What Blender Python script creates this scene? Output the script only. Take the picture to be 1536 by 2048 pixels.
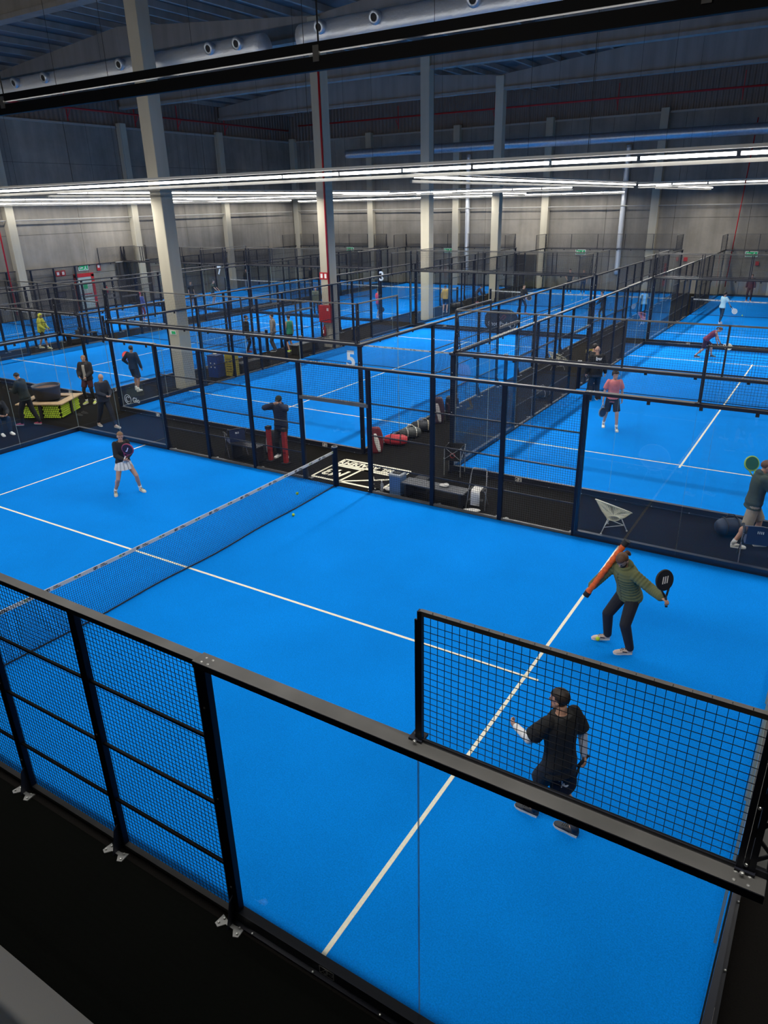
import bpy, bmesh, math, random
from mathutils import Vector, Matrix, Euler, noise
random.seed(7)
PI = math.pi
for o in list(bpy.data.objects): bpy.data.objects.remove(o)
SC = bpy.context.scene
COL = SC.collection
# ------------------------------------------------------------------ camera
cam_d = bpy.data.cameras.new('camera'); cam = bpy.data.objects.new('camera', cam_d); COL.objects.link(cam)
cam.location = (9.9248, -8.3674, 6.3811)
cam.rotation_euler = Euler((1.1661, 0.0222, 0.5592), 'XYZ')
cam_d.sensor_fit = 'VERTICAL'; cam_d.sensor_height = 36.0
cam_d.lens = 1433.36 * 36.0 / 2048.0
cam_d.clip_start = 0.05; cam_d.clip_end = 200
SC.camera = cam
# ------------------------------------------------------------------ world, exposure
w = bpy.data.worlds.new('world'); SC.world = w; w.use_nodes = True
w.node_tree.nodes['Background'].inputs[0].default_value = (0.35, 0.5, 0.8, 1)
w.node_tree.nodes['Background'].inputs[1].default_value = 0.015
vs = SC.view_settings; vs.view_transform = 'Standard'; vs.look = 'None'; vs.gamma = 1; vs.use_curve_mapping = False
vs.exposure = 0.0
SC.cycles.use_denoising = True
SC.cycles.max_bounces = 8; SC.cycles.transparent_max_bounces = 40; SC.cycles.diffuse_bounces = 3; SC.cycles.glossy_bounces = 3
SC.cycles.sample_clamp_indirect = 4
LED_W_PER_M = 52.0      # power of one metre of the court light lines
LED_GLOW = 9.0
# ------------------------------------------------------------------ materials
MATS = {}
def pm(name, col, rough=0.6, metal=0.0, var=0.0, scale=6.0, bump=0.0, bscale=60.0, emit=None, spec=0.5, detail=4):
    if name in MATS: return MATS[name]
    m = bpy.data.materials.new(name); m.use_nodes = True; nt = m.node_tree; N = nt.nodes; L = nt.links
    b = N['Principled BSDF']
    b.inputs['Base Color'].default_value = (*col, 1); b.inputs['Roughness'].default_value = rough
    b.inputs['Metallic'].default_value = metal; b.inputs['Specular IOR Level'].default_value = spec
    if emit:
        b.inputs['Emission Color'].default_value = (*emit[0], 1); b.inputs['Emission Strength'].default_value = emit[1]
    if var or bump:
        tc = N.new('ShaderNodeTexCoord')
    if var:
        n = N.new('ShaderNodeTexNoise'); n.inputs['Scale'].default_value = scale; n.inputs['Detail'].default_value = detail
        L.new(tc.outputs['Object'], n.inputs['Vector'])
        r = N.new('ShaderNodeMapRange'); r.inputs[1].default_value = 0.3; r.inputs[2].default_value = 0.7
        r.inputs[3].default_value = 1 - var; r.inputs[4].default_value = 1 + var
        L.new(n.outputs['Fac'], r.inputs[0])
        mx = N.new('ShaderNodeVectorMath'); mx.operation = 'SCALE'; mx.inputs[0].default_value = col
        L.new(r.outputs[0], mx.inputs['Scale']); L.new(mx.outputs[0], b.inputs['Base Color'])
    if bump:
        n2 = N.new('ShaderNodeTexNoise'); n2.inputs['Scale'].default_value = bscale; n2.inputs['Detail'].default_value = 3
        L.new(tc.outputs['Object'], n2.inputs['Vector'])
        bp = N.new('ShaderNodeBump'); bp.inputs['Strength'].default_value = bump; bp.inputs['Distance'].default_value = 0.02
        L.new(n2.outputs['Fac'], bp.inputs['Height']); L.new(bp.outputs[0], b.inputs['Normal'])
    MATS[name] = m; return m
def glass_mat():
    m = bpy.data.materials.new('tempered_glass'); m.use_nodes = True; nt = m.node_tree; N = nt.nodes; L = nt.links
    N.remove(N['Principled BSDF']); out = N['Material Output']
    t = N.new('ShaderNodeBsdfTransparent'); t.inputs[0].default_value = (0.965, 0.985, 0.98, 1)
    g = N.new('ShaderNodeBsdfGlossy'); g.inputs['Roughness'].default_value = 0.0; g.inputs['Color'].default_value = (1, 1, 1, 1)
    f = N.new('ShaderNodeFresnel'); geo = N.new('ShaderNodeNewGeometry'); ri = N.new('ShaderNodeMapRange')
    ri.inputs[3].default_value = 1.45; ri.inputs[4].default_value = 1 / 1.45; L.new(geo.outputs['Backfacing'], ri.inputs[0]); L.new(ri.outputs[0], f.inputs['IOR'])
    mx = N.new('ShaderNodeMixShader'); L.new(f.outputs[0], mx.inputs[0]); L.new(t.outputs[0], mx.inputs[1]); L.new(g.outputs[0], mx.inputs[2])
    L.new(mx.outputs[0], out.inputs[0]); return m
def turf_mat(name, col, fine):
    m = bpy.data.materials.new(name); m.use_nodes = True; nt = m.node_tree; N = nt.nodes; L = nt.links
    b = N['Principled BSDF']; b.inputs['Roughness'].default_value = 0.9; b.inputs['Specular IOR Level'].default_value = 0.04
    b.inputs['Sheen Weight'].default_value = 0.0
    tc = N.new('ShaderNodeTexCoord')
    n1 = N.new('ShaderNodeTexNoise'); n1.inputs['Scale'].default_value = 0.5; n1.inputs['Detail'].default_value = 5
    n2 = N.new('ShaderNodeTexNoise'); n2.inputs['Scale'].default_value = fine; n2.inputs['Detail'].default_value = 2
    for n in (n1, n2): L.new(tc.outputs['Object'], n.inputs['Vector'])
    r1 = N.new('ShaderNodeMapRange'); r1.inputs[1].default_value = 0.3; r1.inputs[2].default_value = 0.7; r1.inputs[3].default_value = 0.93; r1.inputs[4].default_value = 1.07
    r2 = N.new('ShaderNodeMapRange'); r2.inputs[1].default_value = 0.3; r2.inputs[2].default_value = 0.7; r2.inputs[3].default_value = 0.86; r2.inputs[4].default_value = 1.14
    L.new(n1.outputs[0], r1.inputs[0]); L.new(n2.outputs[0], r2.inputs[0])
    mu = N.new('ShaderNodeMath'); mu.operation = 'MULTIPLY'; L.new(r1.outputs[0], mu.inputs[0]); L.new(r2.outputs[0], mu.inputs[1])
    mx = N.new('ShaderNodeVectorMath'); mx.operation = 'SCALE'; mx.inputs[0].default_value = col
    L.new(mu.outputs[0], mx.inputs['Scale']); L.new(mx.outputs[0], b.inputs['Base Color'])
    bp = N.new('ShaderNodeBump'); bp.inputs['Strength'].default_value = 0.35; bp.inputs['Distance'].default_value = 0.01
    L.new(n2.outputs[0], bp.inputs['Height']); L.new(bp.outputs[0], b.inputs['Normal'])
    return m
def concrete_mat(name, col, seam=None, dirt=0.25, streak=1.0):
    m = bpy.data.materials.new(name); m.use_nodes = True; nt = m.node_tree; N = nt.nodes; L = nt.links
    b = N['Principled BSDF']; b.inputs['Roughness'].default_value = 0.85; b.inputs['Specular IOR Level'].default_value = 0.2
    tc = N.new('ShaderNodeTexCoord')
    n1 = N.new('ShaderNodeTexNoise'); n1.inputs['Scale'].default_value = 0.35; n1.inputs['Detail'].default_value = 8; n1.inputs['Roughness'].default_value = 0.62
    mp = N.new('ShaderNodeMapping'); mp.inputs['Scale'].default_value = (2.2, 2.2, 0.12)
    n2 = N.new('ShaderNodeTexNoise'); n2.inputs['Scale'].default_value = 1.0; n2.inputs['Detail'].default_value = 6
    L.new(tc.outputs['Object'], n1.inputs['Vector']); L.new(tc.outputs['Object'], mp.inputs[0]); L.new(mp.outputs[0], n2.inputs['Vector'])
    r1 = N.new('ShaderNodeMapRange'); r1.inputs[1].default_value = 0.3; r1.inputs[2].default_value = 0.7; r1.inputs[3].default_value = 1 - dirt; r1.inputs[4].default_value = 1 + dirt
    r2 = N.new('ShaderNodeMapRange'); r2.inputs[1].default_value = 0.3; r2.inputs[2].default_value = 0.7; r2.inputs[3].default_value = 1 - 0.14 * streak; r2.inputs[4].default_value = 1 + 0.1 * streak
    L.new(n1.outputs[0], r1.inputs[0]); L.new(n2.outputs[0], r2.inputs[0])
    mu = N.new('ShaderNodeMath'); mu.operation = 'MULTIPLY'; L.new(r1.outputs[0], mu.inputs[0]); L.new(r2.outputs[0], mu.inputs[1])
    mx = N.new('ShaderNodeVectorMath'); mx.operation = 'SCALE'; mx.inputs[0].default_value = col
    L.new(mu.outputs[0], mx.inputs['Scale']); L.new(mx.outputs[0], b.inputs['Base Color'])
    return m
GLASS = glass_mat()
EDGE = pm('glass_edge', (0.30, 0.36, 0.33), 0.3)
TURF = turf_mat('blue_turf', (0.001, 0.230, 0.78), 70)
AISLE = turf_mat('dark_aisle_carpet', (0.0095, 0.0085, 0.0075), 60)
BLACKTURF = turf_mat('black_turf', (0.0022, 0.0026, 0.0020), 40)
LINE = pm('line_white', (0.92, 0.88, 0.70), 0.85, var=0.06, scale=40)
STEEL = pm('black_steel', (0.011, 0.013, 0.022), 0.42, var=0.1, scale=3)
STEELLIT = pm('black_steel_lit', (0.095, 0.092, 0.086), 0.42, var=0.25, scale=2.0)  # lit tone of the black steel, paints lamplight on beam tops
RAILLIT = pm('satin_rail_highlight', (0.09, 0.085, 0.078), 0.28, metal=0.0, var=0.2, scale=3)  # lighter than the frame steel: highlight on the top bar put into colour
NAVYSTEEL = pm('navy_steel', (0.003, 0.007, 0.020), 0.55, var=0.15, scale=3, spec=0.25)
WIRE = pm('black_wire', (0.008, 0.009, 0.014), 0.5)
BOLT = pm('galvanised', (0.55, 0.55, 0.52), 0.35, metal=0.8)
GALV = pm('galvanised_plate', (0.28, 0.28, 0.27), 0.5, metal=0.6, var=0.2, scale=12)
CONC = concrete_mat('precast_concrete', (0.228, 0.208, 0.176))
CREAM = concrete_mat('cream_concrete', (0.42, 0.385, 0.30), dirt=0.08, streak=0.6)
DARKCONC = concrete_mat('beam_concrete', (0.25, 0.235, 0.215), dirt=0.1)
DECK = pm('roof_deck', (0.075, 0.075, 0.08), 0.6, var=0.2, scale=1.0)
CORR = pm('corrugated_panel', (0.15, 0.125, 0.11), 0.5, var=0.1, scale=1.0)
RED = pm('fire_red', (0.42, 0.012, 0.015), 0.45)
LED = pm('led_white', (1, 1, 1), 0.5, emit=((1.0, 0.97, 0.93), LED_GLOW))
GREYM = pm('light_channel_grey', (0.30, 0.29, 0.26), 0.5)
FOIL = pm('silver_foil', (0.70, 0.72, 0.74), 0.38, metal=0.55, bump=0.9, bscale=9)
DUCTM = pm('smooth_duct', (0.45, 0.50, 0.56), 0.35, metal=0.7, var=0.1)
BLACKM = pm('matt_black', (0.010, 0.010, 0.011), 0.7)
WHITE = pm('white_paint', (0.80, 0.79, 0.75), 0.6)
BALLM = pm('tennis_ball_felt', (0.50, 0.66, 0.05), 0.9, var=0.12, scale=30)
# ------------------------------------------------------------------ mesh builder
class MB:
    def __init__(s): s.v = []; s.f = []; s.m = []; s.mats = []
    def mi(s, mat):
        if mat not in s.mats: s.mats.append(mat)
        return s.mats.index(mat)
    def add(s, vs_, fs, mat, M=None):
        k = len(s.v); i = s.mi(mat)
        s.v += [tuple(M @ Vector(p)) if M else tuple(p) for p in vs_]
        s.f += [tuple(k + a for a in f) for f in fs]; s.m += [i] * len(fs); return s
    def box(s, c, d, mat, M=None, bev=0.0):
        x, y, z = d[0] / 2, d[1] / 2, d[2] / 2
        if bev <= 0:
            V = [(c[0] + a * x, c[1] + b * y, c[2] + e * z) for a in (-1, 1) for b in (-1, 1) for e in (-1, 1)]
            F = [(0, 1, 3, 2), (4, 6, 7, 5), (0, 4, 5, 1), (2, 3, 7, 6), (0, 2, 6, 4), (1, 5, 7, 3)]
            return s.add(V, F, mat, M)
        bm = bmesh.new(); bmesh.ops.create_cube(bm, size=1.0)
        for v in bm.verts: v.co = Vector((v.co.x * d[0] + c[0], v.co.y * d[1] + c[1], v.co.z * d[2] + c[2]))
        bmesh.ops.bevel(bm, geom=bm.edges[:], offset=bev, segments=2, affect='EDGES', profile=0.6)
        bm.verts.index_update(); V = [v.co.copy() for v in bm.verts]; F = [[v.index for v in f.verts] for f in bm.faces]; bm.free()
        return s.add(V, F, mat, M)
    def bar(s, p, q, wd, ht, mat, up=(0, 0, 1)):
        p = Vector(p); q = Vector(q); d = (q - p); l = d.length; d = d / l
        u = Vector(up)
        if abs(d.dot(u)) > 0.99: u = Vector((1, 0, 0))
        r = d.cross(u).normalized(); u = r.cross(d).normalized()
        M = Matrix((r, d, u)).transposed().to_4x4(); M.translation = (p + q) / 2
        return s.box((0, 0, 0), (wd, l, ht), mat, M)
    def tube(s, p, q, r, mat, r2=None, n=10, cap=True):
        p = Vector(p); q = Vector(q); d = (q - p).normalized(); r2 = r if r2 is None else r2
        a = d.orthogonal().normalized(); b = d.cross(a)
        V = []; F = []
        for c, rr in ((p, r), (q, r2)):
            for i in range(n):
                t = 2 * PI * i / n; V.append(c + a * (rr * math.cos(t)) + b * (rr * math.sin(t)))
        for i in range(n): F.append((i, (i + 1) % n, n + (i + 1) % n, n + i))
        if cap: F.append(tuple(range(n))[::-1]); F.append(tuple(range(n, 2 * n)))
        return s.add(V, F, mat)
    def path(s, pts, r, mat, n=8, closed=False):
        pts = [Vector(p) for p in pts]; m = len(pts); V = []; F = []; prev = None
        for i, p in enumerate(pts):
            if closed: d = pts[(i + 1) % m] - pts[i - 1]
            else: d = pts[min(i + 1, m - 1)] - pts[max(i - 1, 0)]
            d.normalize()
            a = d.orthogonal().normalized() if prev is None else (prev - d * prev.dot(d)).normalized()
            prev = a; b = d.cross(a); rr = r[i] if isinstance(r, (list, tuple)) else r
            for k in range(n):
                t = 2 * PI * k / n; V.append(p + a * (rr * math.cos(t)) + b * (rr * math.sin(t)))
        rng = m if closed else m - 1
        for i in range(rng):
            j = (i + 1) % m
            for k in range(n): F.append((i * n + k, i * n + (k + 1) % n, j * n + (k + 1) % n, j * n + k))
        if not closed: F.append(tuple(range(n))[::-1]); F.append(tuple((m - 1) * n + k for k in range(n)))
        return s.add(V, F, mat)
    def ell(s, c, r, mat, M=None, nu=14, nv=10):
        V = [(c[0], c[1], c[2] - r[2])]; F = []
        for j in range(1, nv):
            ph = -PI / 2 + PI * j / nv
            for i in range(nu):
                t = 2 * PI * i / nu
                V.append((c[0] + r[0] * math.cos(ph) * math.cos(t), c[1] + r[1] * math.cos(ph) * math.sin(t), c[2] + r[2] * math.sin(ph)))
        V.append((c[0], c[1], c[2] + r[2])); last = len(V) - 1
        for i in range(nu):
            F.append((0, 1 + (i + 1) % nu, 1 + i))
            F.append((last, last - nu + i, last - nu + (i + 1) % nu))
        for j in range(nv - 2):
            for i in range(nu):
                a = 1 + j * nu; F.append((a + i, a + (i + 1) % nu, a + nu + (i + 1) % nu, a + nu + i))
        return s.add(V, F, mat, M)
    def loft(s, rings, mat, n=20):
        # rings: (centre, axis a (vector incl. radius), axis b (vector incl. radius))
        V = []; F = []
        for c, a, b in rings:
            c = Vector(c)
            for i in range(n):
                t = 2 * PI * i / n; V.append(c + Vector(a) * math.cos(t) + Vector(b) * math.sin(t))
        for j in range(len(rings) - 1):
            for i in range(n): F.append((j * n + i, j * n + (i + 1) % n, (j + 1) * n + (i + 1) % n, (j + 1) * n + i))
        F.append(tuple(range(n))[::-1]); F.append(tuple((len(rings) - 1) * n + i for i in range(n)))
        return s.add(V, F, mat)
    def lathe(s, prof, mat, c=(0, 0, 0), n=32, cap=False):
        V = []; F = []
        for r, z in prof:
            for i in range(n):
                t = 2 * PI * i / n; V.append((c[0] + r * math.cos(t), c[1] + r * math.sin(t), c[2] + z))
        for j in range(len(prof) - 1):
            for i in range(n): F.append((j * n + i, j * n + (i + 1) % n, (j + 1) * n + (i + 1) % n, (j + 1) * n + i))
        if cap: F.append(tuple(range(n))[::-1]); F.append(tuple((len(prof) - 1) * n + i for i in range(n)))
        return s.add(V, F, mat)
    def prism(s, poly, z0, z1, mat, M=None):
        n = len(poly)
        V = [(x, y, z0) for x, y in poly] + [(x, y, z1) for x, y in poly]
        F = [tuple(range(n))[::-1], tuple(range(n, 2 * n))] + [(i, (i + 1) % n, n + (i + 1) % n, n + i) for i in range(n)]
        return s.add(V, F, mat, M)
    def mesh(s, name, smooth=False):
        me = bpy.data.meshes.new(name); me.from_pydata([tuple(v) for v in s.v], [], s.f)
        for m in s.mats: me.materials.append(m)
        me.polygons.foreach_set('material_index', s.m)
        bm = bmesh.new(); bm.from_mesh(me); bmesh.ops.recalc_face_normals(bm, faces=bm.faces); bm.to_mesh(me); bm.free()
        if smooth: me.polygons.foreach_set('use_smooth', [True] * len(me.polygons))
        me.update(); return me
    def build(s, name, parent=None, smooth=False, loc=None, rot=None):
        return link(name, s.mesh(name, smooth), parent, loc, rot)
def link(name, data, parent=None, loc=None, rot=None):
    o = bpy.data.objects.new(name, data); COL.objects.link(o)
    if parent: o.parent = parent
    if loc is not None: o.location = loc
    if rot is not None: o.rotation_euler = rot
    return o
def tag(o, label=None, cat=None, group=None, kind=None):
    if label: o['label'] = label
    if cat: o['category'] = cat
    if group: o['group'] = group
    if kind: o['kind'] = kind
    return o
def thing(name, label, cat, loc=(0, 0, 0), rz=0.0, group=None):
    return tag(link(name, None, None, loc, (0, 0, rz)), label, cat, group)
def copy_tree(o, parent=None):
    c = o.copy(); COL.objects.link(c)
    if parent: c.parent = parent
    for ch in list(o.children): copy_tree(ch, c)
    return c
def struct(name, mb, **k): return tag(mb.build(name, **k), kind='structure')
def text_mesh(txt, size, mat, depth=0.002, align='CENTER', shear=0.0, bold=0.0):
    cu = bpy.data.curves.new('lettering', 'FONT'); cu.body = txt; cu.size = size; cu.extrude = depth; cu.align_x = align; cu.align_y = 'CENTER'
    cu.shear = shear; cu.offset = bold; cu.resolution_u = 3
    o = bpy.data.objects.new('lettering', cu); COL.objects.link(o)
    dg = bpy.context.evaluated_depsgraph_get(); me = bpy.data.meshes.new_from_object(o.evaluated_get(dg))
    bpy.data.objects.remove(o); bpy.data.curves.remove(cu)
    me.materials.clear(); me.materials.append(mat); return me
def add_text(mb, txt, size, mat, M, **k):
    me = text_mesh(txt, size, mat, **k)
    mb.add([v.co.copy() for v in me.vertices], [tuple(p.vertices) for p in me.polygons], mat, M); bpy.data.meshes.remove(me)
def fuse(mb, voxel, mats, smooth_it=4, tmpname='t'):
    me = mb.mesh(tmpname); o = bpy.data.objects.new('t', me); COL.objects.link(o)
    r = o.modifiers.new('r', 'REMESH'); r.mode = 'VOXEL'; r.voxel_size = voxel; r.adaptivity = 0
    sm = o.modifiers.new('s', 'SMOOTH'); sm.factor = 0.5; sm.iterations = smooth_it
    dg = bpy.context.evaluated_depsgraph_get(); out = bpy.data.meshes.new_from_object(o.evaluated_get(dg))
    bpy.data.objects.remove(o); bpy.data.meshes.remove(me)
    out.materials.clear()
    for m in mats: out.materials.append(m)
    out.polygons.foreach_set('material_index', [0] * len(out.polygons))
    out.polygons.foreach_set('use_smooth', [True] * len(out.polygons)); return out

# ================================================================== THE HALL
X0, X1, Y0, Y1 = -35.7, 22.0, -8.6, 48.9
f = MB(); f.box(((X0 + X1) / 2, (Y1 - 5.16) / 2 + 0.0, -0.06), (X1 - X0, Y1 + 5.16, 0.12), AISLE); struct('floor', f)
f = MB(); f.box(((X0 + X1) / 2, (Y0 - 5.16) / 2, -0.06), (X1 - X0, -5.16 - Y0, 0.12), BLACKTURF); struct('floor_near', f)
def wall(name, p, q, th, zt, ins):
    # a concrete wall from p to q, inside normal ins; horizontal and vertical joints and corrugated top
    mb = MB(); P = Vector((*p, 0)); Q = Vector((*q, 0)); d = (Q - P).normalized(); n = Vector((*ins, 0)); L_ = (Q - P).length
    zs = [0.0, 2.45, 5.1, 7.3, 9.35, zt]
    for a, b in zip(zs[:-1], zs[1:]):
        k = 0; x = 0.0
        while x < L_ - 0.01:
            x2 = min(x + 4.85, L_)
            c = P + d * ((x + x2) / 2) - n * (th / 2); c.z = (a + b) / 2
            M = Matrix.Rotation(math.atan2(d.y, d.x), 4, 'Z'); M.translation = c
            mb.box((0, 0, 0), (x2 - x - 0.02, th, b - a - 0.02), CONC, M); x = x2
    c = (P + Q) / 2 - n * (th / 2 + 0.06); c.z = zt / 2
    M = Matrix.Rotation(math.atan2(d.y, d.x), 4, 'Z'); M.translation = c
    mb.box((0, 0, 0), (L_, th, zt), BLACKM, M)
    return struct(name, mb)
wall('wall_left', (X0, Y0), (X0, Y1), 0.3, 11.75, (1, 0))
wall('wall_far', (X0, Y1), (X1, Y1), 0.3, 11.75, (0, -1))
mb = MB(); mb.box((X1 + 0.15, (Y0 + Y1) / 2, 7.5), (0.3, Y1 - Y0, 15), CONC); struct('wall_right', mb)
# corrugated cladding above the concrete
def corrugated(name, p, q, z0, z1):
    mb = MB(); P = Vector(p); Q = Vector(q); d = (Q - P); L_ = d.length; d /= L_; n = int(L_ / 0.35)
    nr = Vector((-d.y, d.x)); V = []; F = []
    for i in range(n * 4 + 1):
        t = i / (n * 4) * L_; off = (0.0, 0.0, 0.05, 0.05)[i % 4]
        c = P + d * t + nr * off; V += [(c.x, c.y, z0), (c.x, c.y, z1)]
    for i in range(n * 4): F.append((2 * i, 2 * i + 2, 2 * i + 3, 2 * i + 1))
    mb.add(V, F, CORR); return struct(name, mb)
corrugated('wall_left_cladding', (X0 - 0.05, Y0), (X0 - 0.05, Y1), 11.75, 16.2)
corrugated('wall_far_cladding', (X0, Y1 + 0.02), (X1, Y1 + 0.02), 11.75, 16.2)
mb = MB(); mb.box((X0 + 0.06, (Y0 + Y1) / 2, 11.75), (0.2, Y1 - Y0, 0.12), GREYM); struct('trim_1', mb)
mb = MB(); mb.box(((X0 + X1) / 2, Y1 - 0.06, 11.75), (X1 - X0, 0.2, 0.12), GREYM); struct('trim_2', mb)
# near wall: below and above the viewing window of the gallery the photo is taken from
SILL = pm('sill_grey', (0.80, 0.80, 0.75), 0.5, var=0.05, scale=3)
mb = MB(); mb.box(((X0 + X1) / 2, -8.33, 2.72), (X1 - X0, 0.40, 5.44), BLACKM); mb.box(((X0 + X1) / 2, -8.33, 5.50), (X1 - X0, 0.42, 0.12), SILL)
mb.box(((X0 + X1) / 2, -8.40, 5.585), (X1 - X0, 0.42, 0.05), SILL); struct('wall_near', mb)
mb = MB(); mb.box(((X0 + X1) / 2, -8.5, 12.2), (X1 - X0, 0.3, 7.5), DARKCONC); struct('wall_near_upper', mb)
# lamp of the gallery behind the viewing window
gl = bpy.data.lights.new('gallery_lamp', 'POINT'); gl.energy = 38; gl.color = (1, 0.93, 0.85); gl.shadow_soft_size = 0.15; glo = link('gallery_lamp', gl, None, (7.6, -9.3, 7.5))
# pilasters
for i, y in enumerate((-0.1, 10.4, 20.1, 29.8, 39.4)):
    mb = MB(); mb.box((X0 + 0.22, y, 6.0), (0.44, 0.55, 12.0), CREAM, bev=0.02); struct('trim_%d' % (3 + i), mb)
for i, x in enumerate((X0 + 0.35, -27.1, -18.8, -11.2, -3.1, 5.2, 13.4)):
    mb = MB(); mb.box((x, Y1 - 0.22, 6.0), (0.55, 0.44, 12.0), CREAM, bev=0.02); struct('trim_%d' % (8 + i), mb)
# columns
CY = (1.2, 10.9, 20.6, 30.3, 40.0)
for i, y in enumerate(CY[1:]):
    mb = MB(); mb.box((-11.4, y, 6.85), (0.55, 0.55, 13.7), CREAM, bev=0.03); struct('column_%d' % (i + 1), mb)
# delta roof beams, purlins, deck
def roof_z(x):
    for a, b in ((X0, -11.4), (-11.4, 12.9), (12.9, 37)):
        if a <= x <= b: return 13.75 + 0.088 * min(x - a, b - x)
    return 13.75
for i, y in enumerate((1.2, 10.9, 20.6, 30.3, 40.0)):
    mb = MB()
    for a, b in ((X0, -11.4), (-11.4, 12.9), (12.9, X1)):
        m_ = (a + b) / 2 if b < 20 else b
        poly = [(a + 0.05, 12.9), (b - 0.05, 12.9), (b - 0.05, roof_z(b - 0.05)), (m_, roof_z(m_)), (a + 0.05, roof_z(a + 0.05))]
        if b > 20: poly = [(a + 0.05, 12.9), (b, 12.9), (b, roof_z(b)), (a + 0.05, roof_z(a + .05))]
        M = Matrix(((1, 0, 0, 0), (0, 0, 1, y - 0.11), (0, 1, 0, 0), (0, 0, 0, 1)))
        mb.prism(poly, 0.0, 0.22, DARKCONC, M)
        mb.box(((a + b) / 2, y, 12.97), (b - a - 0.1, 0.5, 0.16), DARKCONC)
    struct('roof_beam_%d' % (i + 1), mb)
mb = MB(); x = X0 + 0.5
while x < X1:
    mb.bar((x, Y0, roof_z(x) + 0.12), (x, Y1, roof_z(x) + 0.12), 0.14, 0.26, DARKCONC); x += 1.62
struct('roof_purlins', mb)
mb = MB()
xs = [X0, (X0 - 11.4) / 2, -11.4, 0.75, 12.9, X1]
for a, b in zip(xs[:-1], xs[1:]):
    za, zb = roof_z(a) + 0.26, roof_z(b) + 0.26
    mb.add([(a, Y0, za), (b, Y0, zb), (b, Y1, zb), (a, Y1, za), (a, Y0, za + .1), (b, Y0, zb + .1), (b, Y1, zb + .1), (a, Y1, za + .1)], [(0, 1, 2, 3), (4, 7, 6, 5), (0, 4, 5, 1), (1, 5, 6, 2), (2, 6, 7, 3), (3, 7, 4, 0)], DECK)
struct('ceiling', mb)
# ------------------------------------------------------------------ light lines
def light_line(label, p, q, z=7.0, side=(0, -1), lamp=1.0, grp='court light lines'):
    P = Vector((*p, z)); Q = Vector((*q, z)); d = Q - P; L_ = d.length; d /= L_; n = Vector((*side, 0))
    t = thing('led_light_line', label, 'ceiling light', tuple(P), 0, grp)
    O = -P
    mb = MB(); mb.bar(Vector((0, 0, 0.10)), d * L_ + Vector((0, 0, 0.10)), 0.16, 0.05, GREYM); mb.build('channel', t)
    mb = MB(); mb.bar(-n * 0.06 + Vector((0, 0, -0.10)), d * L_ - n * 0.06 + Vector((0, 0, -0.10)), 0.05, 0.06, GREYM); mb.build('lower_rail', t)
    k = max(1, round(L_ / 1.5)); s = L_ / k; me = None
    for i in range(k):
        if me is None:
            mb = MB(); mb.bar(n * 0.03, n * 0.03 + d * (s - 0.07), 0.05, 0.055, LED); me = mb.mesh('led_tube')
        link('led_tube', me, t, d * (i * s + 0.03))
    x = 1.0
    while x < L_:
        mb = MB(); c = d * x; mb.tube(c + Vector((0, 0, 0.12)), Vector((c.x, c.y, roof_z(P.x + c.x) + 0.3 - P.z)), 0.006, BLACKM, n=6); mb.build('hanger_rod', t); x += 6.0
    la = bpy.data.lights.new('line_lamp', 'AREA'); la.shape = 'RECTANGLE'; la.size = L_; la.size_y = 0.14; la.energy = LED_W_PER_M * L_ * lamp; la.color = (1.0, 0.975, 0.93); la.spread = PI * 0.97
    lo = bpy.data.objects.new('line_lamp', la); COL.objects.link(lo); lo.parent = t; lo.location = d * (L_ / 2) + Vector((0, 0, -0.14)); lo.rotation_euler = (0, 0, math.atan2(d.y, d.x))
    return t
# the near line: its hooded back faces the gallery, its lamps tilt in over the nearest court
t = thing('led_light_line', 'pair of dark beams close overhead, the unlit back of the nearest light line', 'ceiling light', (-11.5, -5.2, 7.0), 0, 'court light lines')
mb = MB(); mb.box((0, 0, 0.063), (47, 0.03, 0.042), BLACKM); mb.build('upper_beam', t)
mb = MB(); mb.box((0, 0, -0.002), (47, 0.03, 0.058), BLACKM); mb.build('lower_beam', t)
for x in (-32, -27, -22, -17, -12, -8, -4.4, -1.1, 2.0, 5.1, 7.6, 9.3, 10.9):
    mb = MB(); mb.box((x + 11.5, -0.018, 0.036), (0.035, 0.012, 0.066), GREYM); mb.build('bracket', t)
    if int(x) % 2: mb = MB(); mb.tube((x + 11.5, 0, 0.08), (x + 11.5, 0, roof_z(x) + 0.3 - 7.0), 0.004, BLACKM, n=6); mb.build('hanger_rod', t)
k_ = 30
mbx = MB(); mbx.bar((-0.70, 0.05, 0.0), (0.70, 0.05, 0.0), 0.04, 0.02, LED); mex = mbx.mesh('led_tube')
for i in range(k_): link('led_tube', mex, t, (-22.5 + i * 1.55 + 1.0, 0.01, 0.008))
la = bpy.data.lights.new('near_line_lamp', 'AREA'); la.shape = 'RECTANGLE'; la.size = 46; la.size_y = 0.10; la.energy = LED_W_PER_M * 46 * 0.74; la.color = (1.0, 0.975, 0.93)
lo = link('line_lamp', la, t, (0, 0.10, 0.0), (math.radians(48), 0, 0))
light_line('bright light line running across between the nearest court and the row behind', (-13.4, 5.2), (12.6, 5.2), 7.0, (0, -1), 0.47)
light_line('light line along the aisle between court five and the court beside the coach', (0.75, 7.6), (0.75, 27.5), 6.97, (1, 0))
light_line('light line starting above the ball-filled planter and running to the far rows', (-12.2, 7.0), (-12.2, 27.5), 6.97, (1, 0))
light_line('light line above the aisle nearest the left concrete wall side courts', (-24.8, 7.2), (-24.8, 27.5), 7.0, (1, 0))
light_line('light line close along the left concrete wall', (-34.6, 7.2), (-34.6, 47.0), 6.95, (1, 0), 0.35)
light_line('light line across the middle aisle, ending short of the silver duct', (-34.2, 27.85), (-2.2, 27.85), 6.95, (0, -1))
light_line('light line across the middle aisle behind the court beside the coach', (0.8, 27.85), (21.5, 27.85), 6.95, (0, -1))
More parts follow.
